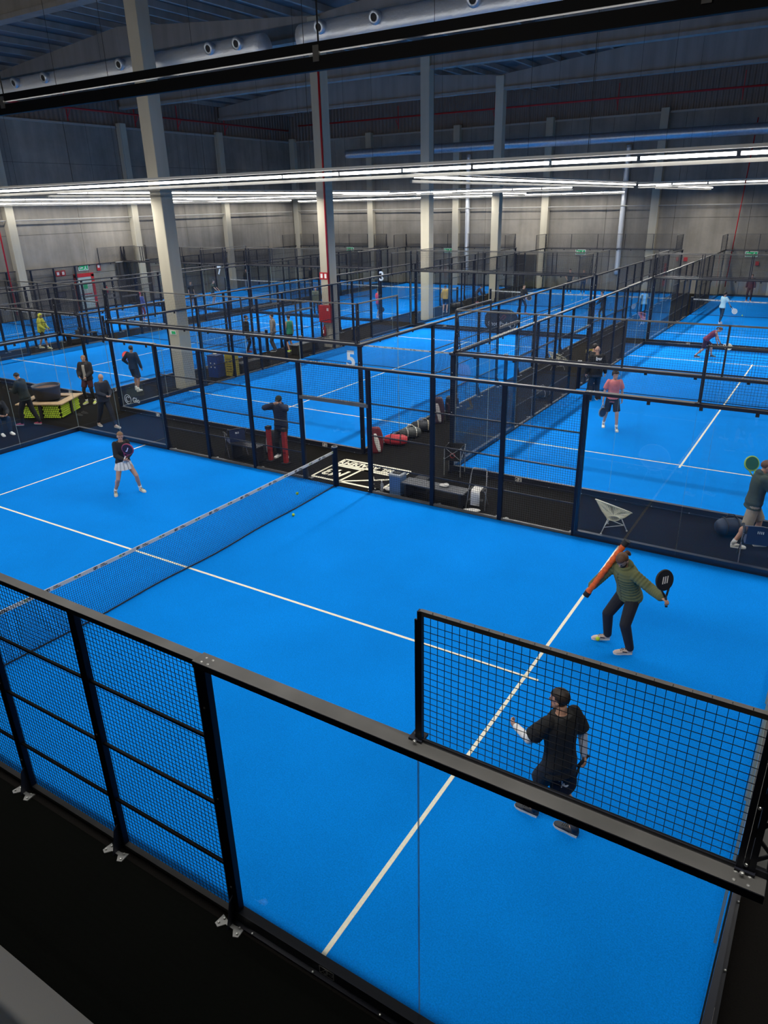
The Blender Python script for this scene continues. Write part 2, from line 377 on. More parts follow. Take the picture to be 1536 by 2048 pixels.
light_line('farthest light line, just in front of the far concrete wall', (-34.2, 47.5), (-5.0, 47.5), 6.86, (0, -1), 0.45)
light_line('light line over the far row aisle beyond court five', (0.75, 31.5), (0.75, 47.2), 6.95, (1, 0))
light_line('light line over the far row aisle behind the fire hose column', (-12.2, 30.5), (-12.2, 47.0), 6.95, (1, 0))
light_line('light line beyond the courts at the frame edge', (14.5, 6.0), (14.5, 27.4), 7.0, (-1, 0))
# ------------------------------------------------------------------ ducts and pipes
def duct(label, pts, r, mat, bands, name='air_duct', noz=()):
    t = thing(name, label, 'duct')
    P = Vector(pts[0]); Q = Vector(pts[1]); d = (Q - P); L_ = d.length; d /= L_; n = int(L_ / 0.25)
    mb = MB(); rr = []
    for i in range(n + 1): rr.append(r * (1 + (0.02 * noise.noise(Vector((i * 0.7, P.x, 0))))) * (0.97 if i % bands == 0 else 1))
    mb.path([P + d * (L_ * i / n) for i in range(n + 1)], rr, mat, n=20); mb.build('duct_body', t, smooth=True)
    for x, sgn in noz:
        c = Vector((x, P.y - r * 0.8, P.z - 0.0)); m2 = MB(); m2.lathe([(0.10, 0.12), (0.17, 0.14), (0.19, 0.06), (0.15, -0.12)], DUCTM, n=20); m2.lathe([(0.10, 0.10), (0.001, 0.10)], BLACKM, n=20)
        o = m2.build('nozzle', t, smooth=True, loc=c + Vector((0, -0.12, 0.12)), rot=(PI / 2 + 0.25, 0, 0))
    return t
duct('foil wrapped air duct with round nozzles, high behind the twin dark beams, longer left run', ((-35.2, 12.0, 11.0), (-7.1, 12.0, 11.0)), 0.38, FOIL, 5, noz=[(x, 1) for x in (-19.5, -17.6, -13.3, -11.9, -9.0, -7.8)])
duct('foil wrapped air duct with round nozzles, above the dark beams, right run', ((-5.6, 12.0, 11.05), (12.0, 12.0, 11.05)), 0.38, FOIL, 5, noz=[(x, 1) for x in (-4.6, -2.7, 0.3, 2.2, 5.0, 7.2)])
duct('smooth blue-grey duct running along the top of the far wall', ((-28.2, 46.8, 10.35), (14.0, 46.8, 10.2)), 0.34, DUCTM, 12)
for x, l in ((-27.2, 'ribbed silver duct dropping down the far wall, leftmost of three'), (-17.8, 'ribbed silver duct dropping down the far wall, middle of three'), (-5.35, 'ribbed silver duct dropping down the far wall, rightmost and widest looking')):
    duct(l, ((x, Y1 - .20, 9.9), (x, Y1 - .20, 1.2)), 0.19, FOIL, 2, name='vertical_duct')
def pipe(label, pts, r, drops=()):
    t = thing('sprinkler_pipe', label, 'pipe'); mb = MB(); mb.path(pts, r, RED, n=8); mb.build('pipe_run', t, smooth=True)
    for c in drops:
        mb = MB(); mb.bar((c[0], c[1], c[2] - 0.75), (c[0], c[1], c[2] + 0.9), 0.05, 0.05, RED); mb.bar((c[0], c[1], c[2] - 0.55), (c[0] + c[3], c[1] + c[4], c[2] - 0.1), 0.04, 0.04, RED); mb.build('bracket', t)
pipe('red sprinkler pipe along the top of the left wall', [(-35.2, -5, 12.6), (-35.2, 48, 12.6)], 0.06, [(-35.3, y, 12.6, 0.4, 0) for y in (12, 20, 25.5, 31, 35, 40)])
pipe('red sprinkler pipe along the top of the far wall', [(-34, 47.9, 12.9), (16, 47.9, 12.65)], 0.06, [(x, 48.3, 12.8, 0, -0.4) for x in (-31, -24, -15.5, -6.3, 1.6)])
pipe('red pipe running down the face of the column with the hose cabinet', [(-11.17, 20.27, 12.6), (-11.17, 20.27, 1.9)], 0.045)
pipe('red pipe running down the left wall beside a pilaster', [(-35.3, 19.2, 12.0), (-35.3, 19.2, 0.4)], 0.05)
pipe('thin red pipe running down the far wall towards the exit', [(2.7, 48.5, 11.0), (2.3, 48.5, 0.6)], 0.035)
for (a, b, l) in (((X0 + .3, 5, 6.0), (X0 + .3, 48, 6.0), 'thin grey conduit with small lights along the left wall'), ((X0 + .3, 48.5, 6.05), (21, 48.5, 5.85), 'thin grey conduit along the far wall')):
    mb = MB(); mb.tube(a, b, 0.035, GREYM, n=6); tag(mb.build('wall_conduit'), l, 'conduit')
# ================================================================== COURTS
def m3_mark(mb, M, mat, s=0.11):
    # small emblem: framed box with crossing strokes and a box reading M3
    t = 0.008
    def seg(a, b): mb.bar(M @ Vector((a[0] * s, a[1] * s, 0)), M @ Vector((b[0] * s, b[1] * s, 0)), t, 0.002, mat, up=(M.to_3x3() @ Vector((0, 0, 1))))
    for a, b in (((-1, -.6), (-1, .6)), ((-1, .6), (0.1, .6)), ((-1, -.6), (-.1, -.6)), ((-.1, -.6), (.1, .6)), ((.05, -.6), (.25, .6)), ((.25, .6), (1.15, .6)), ((1.15, .6), (1.15, -.6)), ((1.15, -.6), (.05, -.6)), ((-1, -.6), (.1, .6)), ((-.5, 0), (-.1, -.6))): seg(a, b)
    add_text(mb, 'M3', s * 0.75, mat, M @ Matrix.Translation((0.62 * s, 0, 0)), depth=0.001)
DECAL = pm('decal_white', (0.95, 0.93, 0.85), 0.6)
PX = [-10, -8, -6, -4.333, -2.667, -1, 1, 2.667, 4.333, 6, 8, 10]
def wire_mesh(w_, h_, r=0.0028):
    mb = MB(); n = max(1, round(w_ / 0.05)); m_ = max(1, round(h_ / 0.05))
    for i in range(1, n): x = w_ * i / n; mb.tube((x, 0.003, 0), (x, 0.003, h_), r, WIRE, n=4, cap=False)
    for j in range(1, m_): z = h_ * j / m_; mb.tube((0, -0.003, z), (w_, -0.003, z), r, WIRE, n=4, cap=False)
    return mb.mesh('wire_panel')
def glass_panel(w_, h_):
    mb = MB(); th = 0.012; g = 0.004
    mb.add([(g, 0, 0), (w_ - g, 0, 0), (w_ - g, 0, h_), (g, 0, h_)], [(0, 1, 2, 3)], GLASS)
    for x in (g, w_ - g): mb.add([(x, 0.001, 0), (x, th, 0), (x, th, h_), (x, 0.001, h_)], [(0, 1, 2, 3)], EDGE)
    mb.add([(g, 0.001, h_), (w_ - g, 0.001, h_), (w_ - g, th, h_), (g, th, h_)], [(0, 1, 2, 3)], EDGE)
    return mb.mesh('glass_panel')
W167, W2, W2h = wire_mesh(1.6, 2.86), wire_mesh(1.96, 0.92), wire_mesh(1.95, 0.94, 0.0023)
G2 = glass_panel(2.0, 2.93)
def post_mesh(h, wide=0.10, foot=True, dep=0.07):
    mb = MB(); mb.box((0, 0, h / 2), (wide, dep, h), NAVYSTEEL, bev=0.006)
    if foot:
        mb.prism([(0.035, 0.0), (0.16, 0.0), (0.13, 0.10), (0.085, 0.30), (0.035, 0.34)], -0.006, 0.006, STEEL, Matrix(((0, 0, 1, 0), (1, 0, 0, 0), (0, 1, 0, 0), (0, 0, 0, 1))))
        mb.prism([(-0.14, 0.06), (-0.05, 0.09), (0.05, 0.09), (0.14, 0.06), (0.15, 0.17), (0.10, 0.19), (0.05, 0.13), (-0.05, 0.13), (-0.10, 0.19), (-0.15, 0.17)], 0.0, 0.012, GALV)
        for x, y in ((-0.12, .15), (.12, .15), (-.1, .09), (.1, .09)): mb.ell((x, y, 0.018), (0.013, 0.013, 0.01), BOLT, nu=8, nv=4)
    for z in (0.45, 1.55, 2.55):
        if z < h: mb.ell((0.0, dep / 2 + 0.003, z), (0.012, 0.006, 0.012), BOLT, nu=8, nv=4)
    return mb.mesh('post')
PM3 = post_mesh(2.98); PC3 = post_mesh(3.0, 0.12)
def court_proto():
    t = link('padel_court_enclosure', None)
    def P(name, me, loc, rz=0): return link(name, me, t, loc, (0, 0, rz))
    # side walls (outside towards +/-Y): foot plates outside
    mats_cross = {}
    cb = MB(); cb.bar((0, 0, 0), (1.6, 0, 0), 0.03, 0.022, STEEL); CB = cb.mesh('crossbar')
    for s in (-1, 1):
        rz = 0 if s > 0 else PI
        for x in (-6, -4.333, -2.667, -1, 1, 2.667, 4.333, 6):
            P('post', PC3 if abs(x) == 6 else PM3, (x, s * 5.05, 0), rz)
        for a, b in ((-6, -4.333), (-4.333, -2.667), (-2.667, -1), (1, 2.667), (2.667, 4.333), (4.333, 6)):
            P('wire_panel', W167, ((a + 0.035), s * 5.03, 0.07), 0)
            for z in (0.70, 1.44, 2.20): P('crossbar', CB, (a + 0.035, s * 5.055, z), 0)
        for a in (-10, -8, 6, 8): P('glass_panel', G2, (a, s * 5.0, 0.06), 0)
        # top beams: wider over the glass; pale plate paints the lit upper face
        mb = MB(); mb.box((0, 0, 0), (12.0, 0.10, 0.05), STEEL); mb.box((0, 0, 0.026), (12.0, 0.098, 0.005), STEELLIT); P('top_beam', mb.mesh('top_beam'), (0, s * 5.05, 3.0), 0)
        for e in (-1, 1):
            mb = MB(); mb.box((0, 0, 0), (4.16, 0.14, 0.055), STEEL); mb.box((0, 0, 0.029), (4.155, 0.136, 0.005), STEELLIT)
            for k in range(5): mb.box((-1.8 + k * 0.9, -s * 0.055, -0.055), (0.06, 0.02, 0.07), BLACKM)
            for k in (-2.0, -1.93, 1.93, 2.0): mb.ell((k, 0.02, 0.03), (0.012, 0.012, 0.006), BOLT, nu=8, nv=4); mb.ell((k, -0.04, 0.03), (0.012, 0.012, 0.006), BOLT, nu=8, nv=4)
            P('top_beam', mb.mesh('top_beam'), (e * 8.06, s * 5.06, 3.01), 0)
            mb = MB(); mb.box((0, 0, 0.07), (4.1, 0.09, 0.14), STEEL); mb.box((0, s * 0.065, 0.012), (4.1, 0.04, 0.02), STEEL)
            for k in range(6): mb.ell((-1.8 + k * 0.72, s * 0.072, 0.026), (0.014, 0.014, 0.01), BOLT, nu=8, nv=4)
            M = Matrix.Translation((-0.95, s * 0.0455, 0.078)) @ Matrix.Rotation(PI / 2 if s < 0 else -PI / 2, 4, 'X') @ (Matrix.Identity(4) if s < 0 else Matrix.Rotation(PI, 4, 'Z'))
            m3_mark(mb, M, DECAL, 0.072)
            P('base_channel', mb.mesh('base_channel'), (e * 8.05, s * 5.05, 0), 0)
            # raised fence over the last two metres
            fr = MB(); a = e * 8.03; b = e * 10.0
            fr.bar((a, 0, 1.02), (b, 0, 1.02), 0.032, 0.032, RAILLIT); fr.bar((a, 0, 0.03), (b, 0, 0.03), 0.02, 0.016, STEEL)
            fr.bar((a, 0, 0), (a, 0, 1.03), 0.032, 0.032, STEEL); fr.bar((b, 0, 0), (b, 0, 1.03), 0.032, 0.032, STEEL)
            for k in range(22): fr.tube((a + (b - a) * k / 21, -0.012, 1.03), (a + (b - a) * k / 21, -0.012, 1.052), 0.0025, BOLT, n=4)
            P('raised_frame', fr.mesh('raised_frame'), (0, s * 5.01, 3.03), 0)
            P('raised_wire_panel', W2h, (min(a, b) + 0.02, s * 5.01, 3.08), 0)
            for q, sg in ((a, -e), (b, e)):
                br = MB()  # lattice bracket
                d = 0.16 if sg == e else 0.10
                br.bar((q + sg * 0.03, 0, 0.0), (q + sg * 0.03, 0, 0.95), 0.012, 0.02, STEEL)
                if sg == e:
                    br.bar((q - sg * 0.0, -s * 0.12, 0.0), (q, -s * 0.045, 0.8), 0.012, 0.02, STEEL)
                    for k in range(6): br.bar((q, -s * (0.115 - k * 0.012) * (k % 2), 0.06 + k * 0.12), (q, -s * (0.115 - k * 0.012) * ((k + 1) % 2), 0.06 + (k + 1) * 0.12), 0.01, 0.016, STEEL)
                br.box((q + sg * 0.03, -s * 0.02, 0.01), (0.10, 0.10, 0.02), STEEL); br.ell((q + sg * 0.05, 0.03, 0.025), (0.014, 0.014, 0.01), BOLT, nu=8, nv=4); br.ell((q + sg * 0.02, -0.05, 0.025), (0.014, 0.014, 0.01), BOLT, nu=8, nv=4)
                P('bracket', br.mesh('bracket'), (0, s * 5.01, 3.04), 0)
            gs = MB(); xi = e * 10.03; gs.bar((xi, 0, 0), (xi, 0, 0.92), 0.012, 0.022, STEEL); gs.bar((xi + e * 0.115, 0, 0), (xi + e * 0.03, 0, 0.86), 0.012, 0.022, STEEL); gs.box((xi + e * 0.07, 0, 0.02), (0.15, 0.03, 0.05), STEEL)
            for k in range(7):
                w0 = 0.115 - 0.013 * k; w1 = 0.115 - 0.013 * (k + 1); gs.bar((xi + e * (w0 if k % 2 else 0), 0, 0.05 + k * 0.11), (xi + e * (0 if k % 2 else w1), 0, 0.05 + (k + 1) * 0.11), 0.012, 0.018, STEEL)
            for zz in (0.05, 0.45, 0.84): gs.ell((xi, -s * 0.0 - 0.016, zz), (0.012, 0.01, 0.012), BOLT, nu=8, nv=4)
            P('corner_gusset', gs.mesh('corner_gusset'), (0, s * 5.0, 3.04), 0)
        # door bay: transom and wire above
        mb = MB(); mb.box((0, 0, 0), (2.0, 0.08, 0.08), STEELLIT); P('transom', mb.mesh('transom'), (0, s * 5.05, 2.14), 0)
        P('wire_panel', W2, (-0.98, s * 5.03, 2.16), 0)
        for e in (-1, 1):
            mb = MB(); mb.box((0, 0, 0.025), (5.0, 0.06, 0.05), STEELLIT); P('base_channel', mb.mesh('base_channel'), (e * 3.5, s * 5.05, 0.01), 0)
    # back walls
    for e in (-1, 1):
        for k in range(5): P('glass_panel', G2, (e * 10.0, -5 + 2 * k, 0.06), PI / 2)
        for y in (-5.06, 5.06): P('corner_post', post_mesh(3.0, 0.11, False), (e * 10.06, y, 0), PI / 2)
        mb = MB(); mb.box((0, 0, 0), (0.14, 10.2, 0.055), STEEL); mb.box((0, 0, 0.029), (0.136, 10.195, 0.005), STEELLIT)  # light-toned cap stands in for light falling on the black beam
        for k in range(10): mb.box((-e * 0.055, -4.5 + k, -0.055), (0.02, 0.06, 0.07), BLACKM)
        P('top_beam', mb.mesh('top_beam'), (e * 10.06, 0, 3.01))
        mb = MB(); mb.box((0, 0, 0.07), (0.09, 10.1, 0.14), STEEL); mb.box((e * 0.065, 0, 0.012), (0.04, 10.1, 0.02), STEEL)
        for k in range(13): mb.ell((e * 0.072, -4.8 + k * 0.8, 0.026), (0.014, 0.014, 0.01), BOLT, nu=8, nv=4)
        for yy in (-3.75, 3.2):
            M = Matrix.Translation((e * 0.0455, yy, 0.078)) @ Matrix.Rotation(e * PI / 2, 4, 'Z') @ Matrix.Rotation(PI / 2, 4, 'X'); m3_mark(mb, M, DECAL, 0.072)
        P('base_channel', mb.mesh('base_channel'), (e * 10.05, 0, 0))
        fr = MB()
        fr.bar((0, -5, 1.02), (0, 5, 1.02), 0.032, 0.032, RAILLIT); fr.bar((0, -5, 0.05), (0, 5, 0.05), 0.03, 0.03, STEEL)
        for y in (-5, -3, -1, 1, 3, 5): fr.bar((0, y, 0), (0, y, 1.03), 0.04, 0.032, STEEL)
        P('raised_frame', fr.mesh('raised_frame'), (e * 10.06, 0, 3.03))
        for k in range(5): P('raised_wire_panel', W2h, (e * 10.06, -4.975 + 2 * k, 3.08), PI / 2)
    return t
def turf_proto():
    mb = MB(); mb.box((0, 0, 0.006), (20.0, 10.0, 0.012), TURF); t = mb.build('court_turf')
    def ln(a, b, c, d): m2 = MB(); m2.box(((a + b) / 2, (c + d) / 2, 0.0135), (abs(b - a), abs(d - c), 0.003), LINE); m2.build('court_line', t)
    ln(-7.15, 7.15, -.025, .025); ln(6.925, 6.975, -5, 5); ln(-6.975, -6.925, -5, 5)
    return t
def net_proto():
    t = link('court_net', None)
    y0 = 4.95
    def zt(y): return 0.88 + 0.04 * (abs(y) / y0) ** 2
    def bx(y): return 0.10 * math.cos(y / y0 * PI / 2) * (0.7 + 0.3 * math.sin(y * 2.1))
    mb = MB(); n = 248; rows = 22
    for i in range(n + 1):
        y = -y0 + 2 * y0 * i / n; zz = zt(y) - 0.05; b = bx(y)
        pts = [(b * (1 - k / 4) ** 2, y, 0.02 + (zz - 0.02) * k / 4) for k in range(5)]
        for a, c in zip(pts[:-1], pts[1:]): mb.tube(a, c, 0.0030, WIRE, n=3, cap=False)
    for j in range(rows):
        q = j / rows
        pts = [(bx(y) * (1 - q) ** 2, y, 0.02 + (zt(y) - 0.07) * q) for y in [-y0 + 2 * y0 * i / 30 for i in range(31)]]
        mb.path(pts, 0.0030 if j else 0.014, WIRE, n=3 if j else 6)
    mb.build('netting', t)
    mb = MB(); N_ = 30; V = []
    for i in range(N_ + 1):
        y = -y0 + 2 * y0 * i / N_
        for dx in (-0.006, 0.006): V += [(dx, y, zt(y) - 0.065), (dx, y, zt(y))]
    F = []
    for i in range(N_):
        a = i * 4; b = a + 4
        F += [(a, b, b + 1, a + 1), (a + 2, a + 3, b + 3, b + 2), (a + 1, b + 1, b + 3, a + 3), (a, a + 2, b + 2, b)]
    mb.add(V, F, pm('net_tape', (0.62, 0.60, 0.55), 0.7)); mb.build('net_tape', t)
    mb = MB(); ink = pm('tape_ink', (0.03, 0.03, 0.03), 0.6); inkg = pm('tape_ink_green', (0.25, 0.33, 0.08), 0.6)
    for s in (-1, 1):
        for k in range(11):
            y = -4.5 + k * 0.9; z = zt(y) - 0.033
            R_ = Matrix.Rotation(s * PI / 2, 4, 'Z') @ Matrix.Rotation(PI / 2, 4, 'X')
            M = Matrix.Translation((s * 0.007, y, z)) @ R_; m3_mark(mb, M @ Matrix.Translation((-0.12, 0, 0)), ink, 0.032)
            add_text(mb, 'PADEL', 0.03, ink, M @ Matrix.Translation((0.03, 0.012, 0)), depth=0.0005, bold=0.001); add_text(mb, 'ACADEMY', 0.03, ink, M @ Matrix.Translation((0.05, -0.014, 0)), depth=0.0005, bold=0.001)
            M2 = Matrix.Translation((s * 0.007, y + s * 0.45, z)) @ R_; mb.box((0, 0, 0), (0.05, 0.03, 0.002), inkg, M2 @ Matrix.Translation((-.05, .008, 0))); add_text(mb, 'M3', 0.042, ink, M2 @ Matrix.Translation((0.02, 0.006, 0)), depth=0.0005, bold=0.0015); add_text(mb, 'Padel', 0.018, ink, M2 @ Matrix.Translation((-0.02, -0.02, 0)), depth=0.0005)
    mb.build('tape_lettering', t)
    for s in (-1, 1):
        mb = MB(); mb.tube((0, s * 5.0, 0), (0, s * 5.0, 1.0), 0.072, NAVYSTEEL, n=20); mb.build('net_post', t, smooth=False)
        mb = MB(); mb.lathe([(0.045, 0.0), (0.078, 0.0), (0.078, 0.02), (0.045, 0.02), (0.045, 0.0)], GALV, (0, s * 5.0, 1.0), n=20); mb.build('post_cap_ring', t)
    return t
CT = [(0, 0, 0, 'the nearest court', 'the nearest court'),
      (7.02, 17.46, PI / 2, 'court of the player in the pink shirt', 'the court of the player in the pink shirt'),
      (-5.85, 17.46, PI / 2, 'court with a white number 5 on its glass', 'the court with the number 5'),
      (-18.5, 18.2, PI / 2, 'court behind the round ball-filled planter', 'the court behind the ball-filled planter'),
      (-30.5, 18.2, PI / 2, 'court against the left wall in front of the red-framed door', 'the court in front of the red-framed door'),
      (7.02, 38.2, PI / 2, 'far court with the player in the light blue top', 'the far court with the player in light blue'),
      (-5.85, 38.2, PI / 2, 'far court strewn with loose balls', 'the far court strewn with balls'),
      (-18.5, 38.5, PI / 2, 'far court with a white number 3 on its glass', 'the far court with the number 3'),
      (-30.5, 38.5, PI / 2, 'far corner court with a white number 7 on its glass', 'the far corner court with the number 7')]
e0, t0, n0 = court_proto(), turf_proto(), net_proto()
ENC = []
for i, (x, y, r, la, lb) in enumerate(CT):
    e, tf, nt = (e0, t0, n0) if i == 0 else (copy_tree(e0), copy_tree(t0), copy_tree(n0))
    for o in (e, tf, nt): o.location = (x, y, 0); o.rotation_euler = (0, 0, r)
    nt.location.z = 0.012
    tag(e, 'wire and glass enclosure of ' + la, 'court enclosure', 'padel court enclosures')
    tag(tf, 'blue turf of ' + la, 'court floor', kind='structure'); 
    tag(nt, 'net with printed white tape across ' + lb, 'net', 'court nets'); ENC.append(e)
for o in list(ENC[0].children):
    if o.name.startswith('corner_post'): bpy.data.objects.remove(o)
# numbers and emblem on court glass (parts of their enclosures)
FROST = pm('frosted_decal', (0.55, 0.62, 0.68), 0.7)
def decal(i, txt, size, wx, wy, wz, rz=0.0):
    e = ENC[i]; mb = MB(); M = Matrix.Translation((wx, wy, wz)) @ Matrix.Rotation(rz, 4, 'Z') @ Matrix.Rotation(PI / 2, 4, 'X')
    if txt == 'ring':
        mb.path([(M @ Vector((math.cos(a) * 0.16, math.sin(a) * 0.16, 0))) for a in [k * PI / 12 for k in range(24)]], 0.008, FROST, n=4, closed=True)
        mb.path([(M @ Vector((math.cos(a) * 0.09 , math.sin(a) * 0.09, 0))) for a in [k * PI / 12 + .6 for k in range(20)]], 0.008, FROST, n=4)
        add_text(mb, 'Glo', 0.24, FROST, M @ Matrix.Translation((0.42, 0, 0)), depth=0.001, bold=0.004)
    else: add_text(mb, txt, size, FROST, M, depth=0.002, bold=size * 0.03)
    me = mb.mesh('glass_decal'); Mi = (Matrix.Translation(Vector(CT[i][:2] + (0,))) @ Matrix.Rotation(CT[i][2], 4, 'Z')).inverted(); me.transform(Mi)
    o = link('glass_decal', me, e); o['label'] = 'white number or emblem on the glass'
decal(2, '5', 0.62, -1.12, 7.44, 2.58); decal(7, '3', 0.7, -13.2, 28.14, 2.6); decal(8, '7', 0.7, -25.9, 28.14, 2.62); decal(2, 'ring', 0, -10.55, 7.44, 0.42)
# ================================================================== PEOPLE
def col3(c): return tuple(c)
SKIN = pm('skin', (0.48, 0.27, 0.19), 0.55, var=0.05, scale=8); SKIN2 = pm('skin_tan', (0.36, 0.19, 0.12), 0.55)
HAIRD = pm('hair_dark', (0.018, 0.012, 0.009), 0.6, var=0.4, scale=60); HAIRB = pm('hair_brown', (0.10, 0.045, 0.02), 0.6, var=0.3, scale=50)
HAIRL = pm('hair_light_brown', (0.22, 0.12, 0.06), 0.6, var=0.3, scale=50)
EYE = pm('eye', (0.02, 0.015, 0.012), 0.2); LIP = pm('lips', (0.30, 0.09, 0.07), 0.5); SOLE = pm('shoe_sole', (0.70, 0.68, 0.62), 0.7)
def cloth(name, c): return pm('cloth_' + name, c, 0.85, var=0.12, scale=9, bump=0.25, bscale=14)
def ik(a, b, l1, l2, hint):
    a = Vector(a); b = Vector(b); d = b - a; L_ = d.length
    if L_ > (l1 + l2) * 0.995: b = a + d.normalized() * (l1 + l2) * 0.995; d = b - a; L_ = d.length
    x = (l1 * l1 - l2 * l2 + L_ * L_) / (2 * L_); h = math.sqrt(max(l1 * l1 - x * x, 0)); u = d.normalized()
    hv = Vector(hint); hv = (hv - u * hv.dot(u)); hv = hv.normalized() if hv.length > 1e-4 else u.orthogonal()
    return a + u * x + hv * h, b
def limb(mb, pts, rad, mat):
    for i in range(len(pts) - 1): mb.tube(pts[i], pts[i + 1], rad[i], mat, r2=rad[i + 1], n=14)
    for p, r in zip(pts, rad): mb.ell(p, (r, r, r), mat, nu=12, nv=8)
def hand(mb, wrist, dirv, palm_n, s, mat, side, curl=0.5, vox=0.01):
    d = Vector(dirv).normalized(); n = Vector(palm_n); n = (n - d * n.dot(d)); n = n.normalized() if n.length > 1e-3 else d.orthogonal().normalized(); r = d.cross(n) * side
    M = Matrix((r, d, n)).transposed().to_4x4(); M.translation = Vector(wrist) + d * 0.045 * s
    mb.ell((0, 0, 0), (0.040 * s, 0.055 * s, 0.018 * s), mat, M)
    for k, (o, l) in enumerate(((-0.029, 0.068), (-0.010, 0.078), (0.010, 0.073), (0.028, 0.058))):
        p0 = M @ Vector((o * s, 0.040 * s, 0)); a1 = curl * 0.9; a2 = curl * 2.1
        p1 = p0 + (d * math.cos(a1) + n * math.sin(a1)) * l * 0.5 * s; p2 = p1 + (d * math.cos(a2) + n * math.sin(a2)) * l * 0.5 * s
        limb(mb, [p0, p1, p2], [0.0088 * s, 0.0082 * s, 0.007 * s], mat)
    p0 = M @ Vector((-0.034 * s, -0.02 * s, 0.006 * s)); p1 = p0 + (d * 0.6 - r * 0.5 + n * 0.5).normalized() * 0.035 * s; p2 = p1 + (d * 0.7 + n * 0.7).normalized() * 0.028 * s
    limb(mb, [p0, p1, p2], [0.012 * s, 0.0105 * s, 0.009 * s], mat)
def make_shoe(name, M, s, mat, parent, det=False):
    mb = MB(); rings = []
    for y, wx, h, zc in ((-0.085, 0.024, 0.03, 0.045), (-0.07, 0.036, 0.045, 0.055), (-0.02, 0.039, 0.048, 0.055), (0.04, 0.042, 0.036, 0.045), (0.11, 0.047, 0.026, 0.036), (0.16, 0.042, 0.020, 0.030), (0.185, 0.022, 0.012, 0.025)):
        rings.append((M @ Vector((0, y * s, zc * s)), M.to_3x3() @ Vector((wx * s, 0, 0)), M.to_3x3() @ Vector((0, 0, h * s))))
    mb.loft(rings, mat, n=16); o = mb.build(name, parent, smooth=True)
    mb = MB(); out = [(-0.03, -0.08), (0.03, -0.08), (0.038, -0.03), (0.038, 0.04), (0.048, 0.10), (0.044, 0.155), (0.022, 0.19), (-0.022, 0.19), (-0.044, 0.155), (-0.048, 0.10), (-0.038, 0.04), (-0.038, -0.03)]
    mb.prism([(a * s, b * s) for a, b in out], 0.0, 0.026 * s, SOLE, M); mb.build('sole', o)
    if det:
        mb = MB(); mb.ell((0, -0.035 * s, 0.092 * s), (0.034 * s, 0.044 * s, 0.016 * s), BLACKM, M)
        for k in range(4): mb.bar(M @ Vector((-0.024 * s, (0.025 + k * 0.022) * s, (0.086 - k * 0.007) * s)), M @ Vector((0.024 * s, (0.025 + k * 0.022) * s, (0.086 - k * 0.007) * s)), 0.007 * s, 0.007 * s, BLACKM if mat != STEEL else WHITE)
        for e in (-1, 1): mb.bar(M @ Vector((e * 0.041 * s, 0.0, 0.045 * s)), M @ Vector((e * 0.046 * s, 0.07 * s, 0.062 * s)), 0.006, 0.012 * s, BLACKM)
        mb.build('laces', o)
    return o
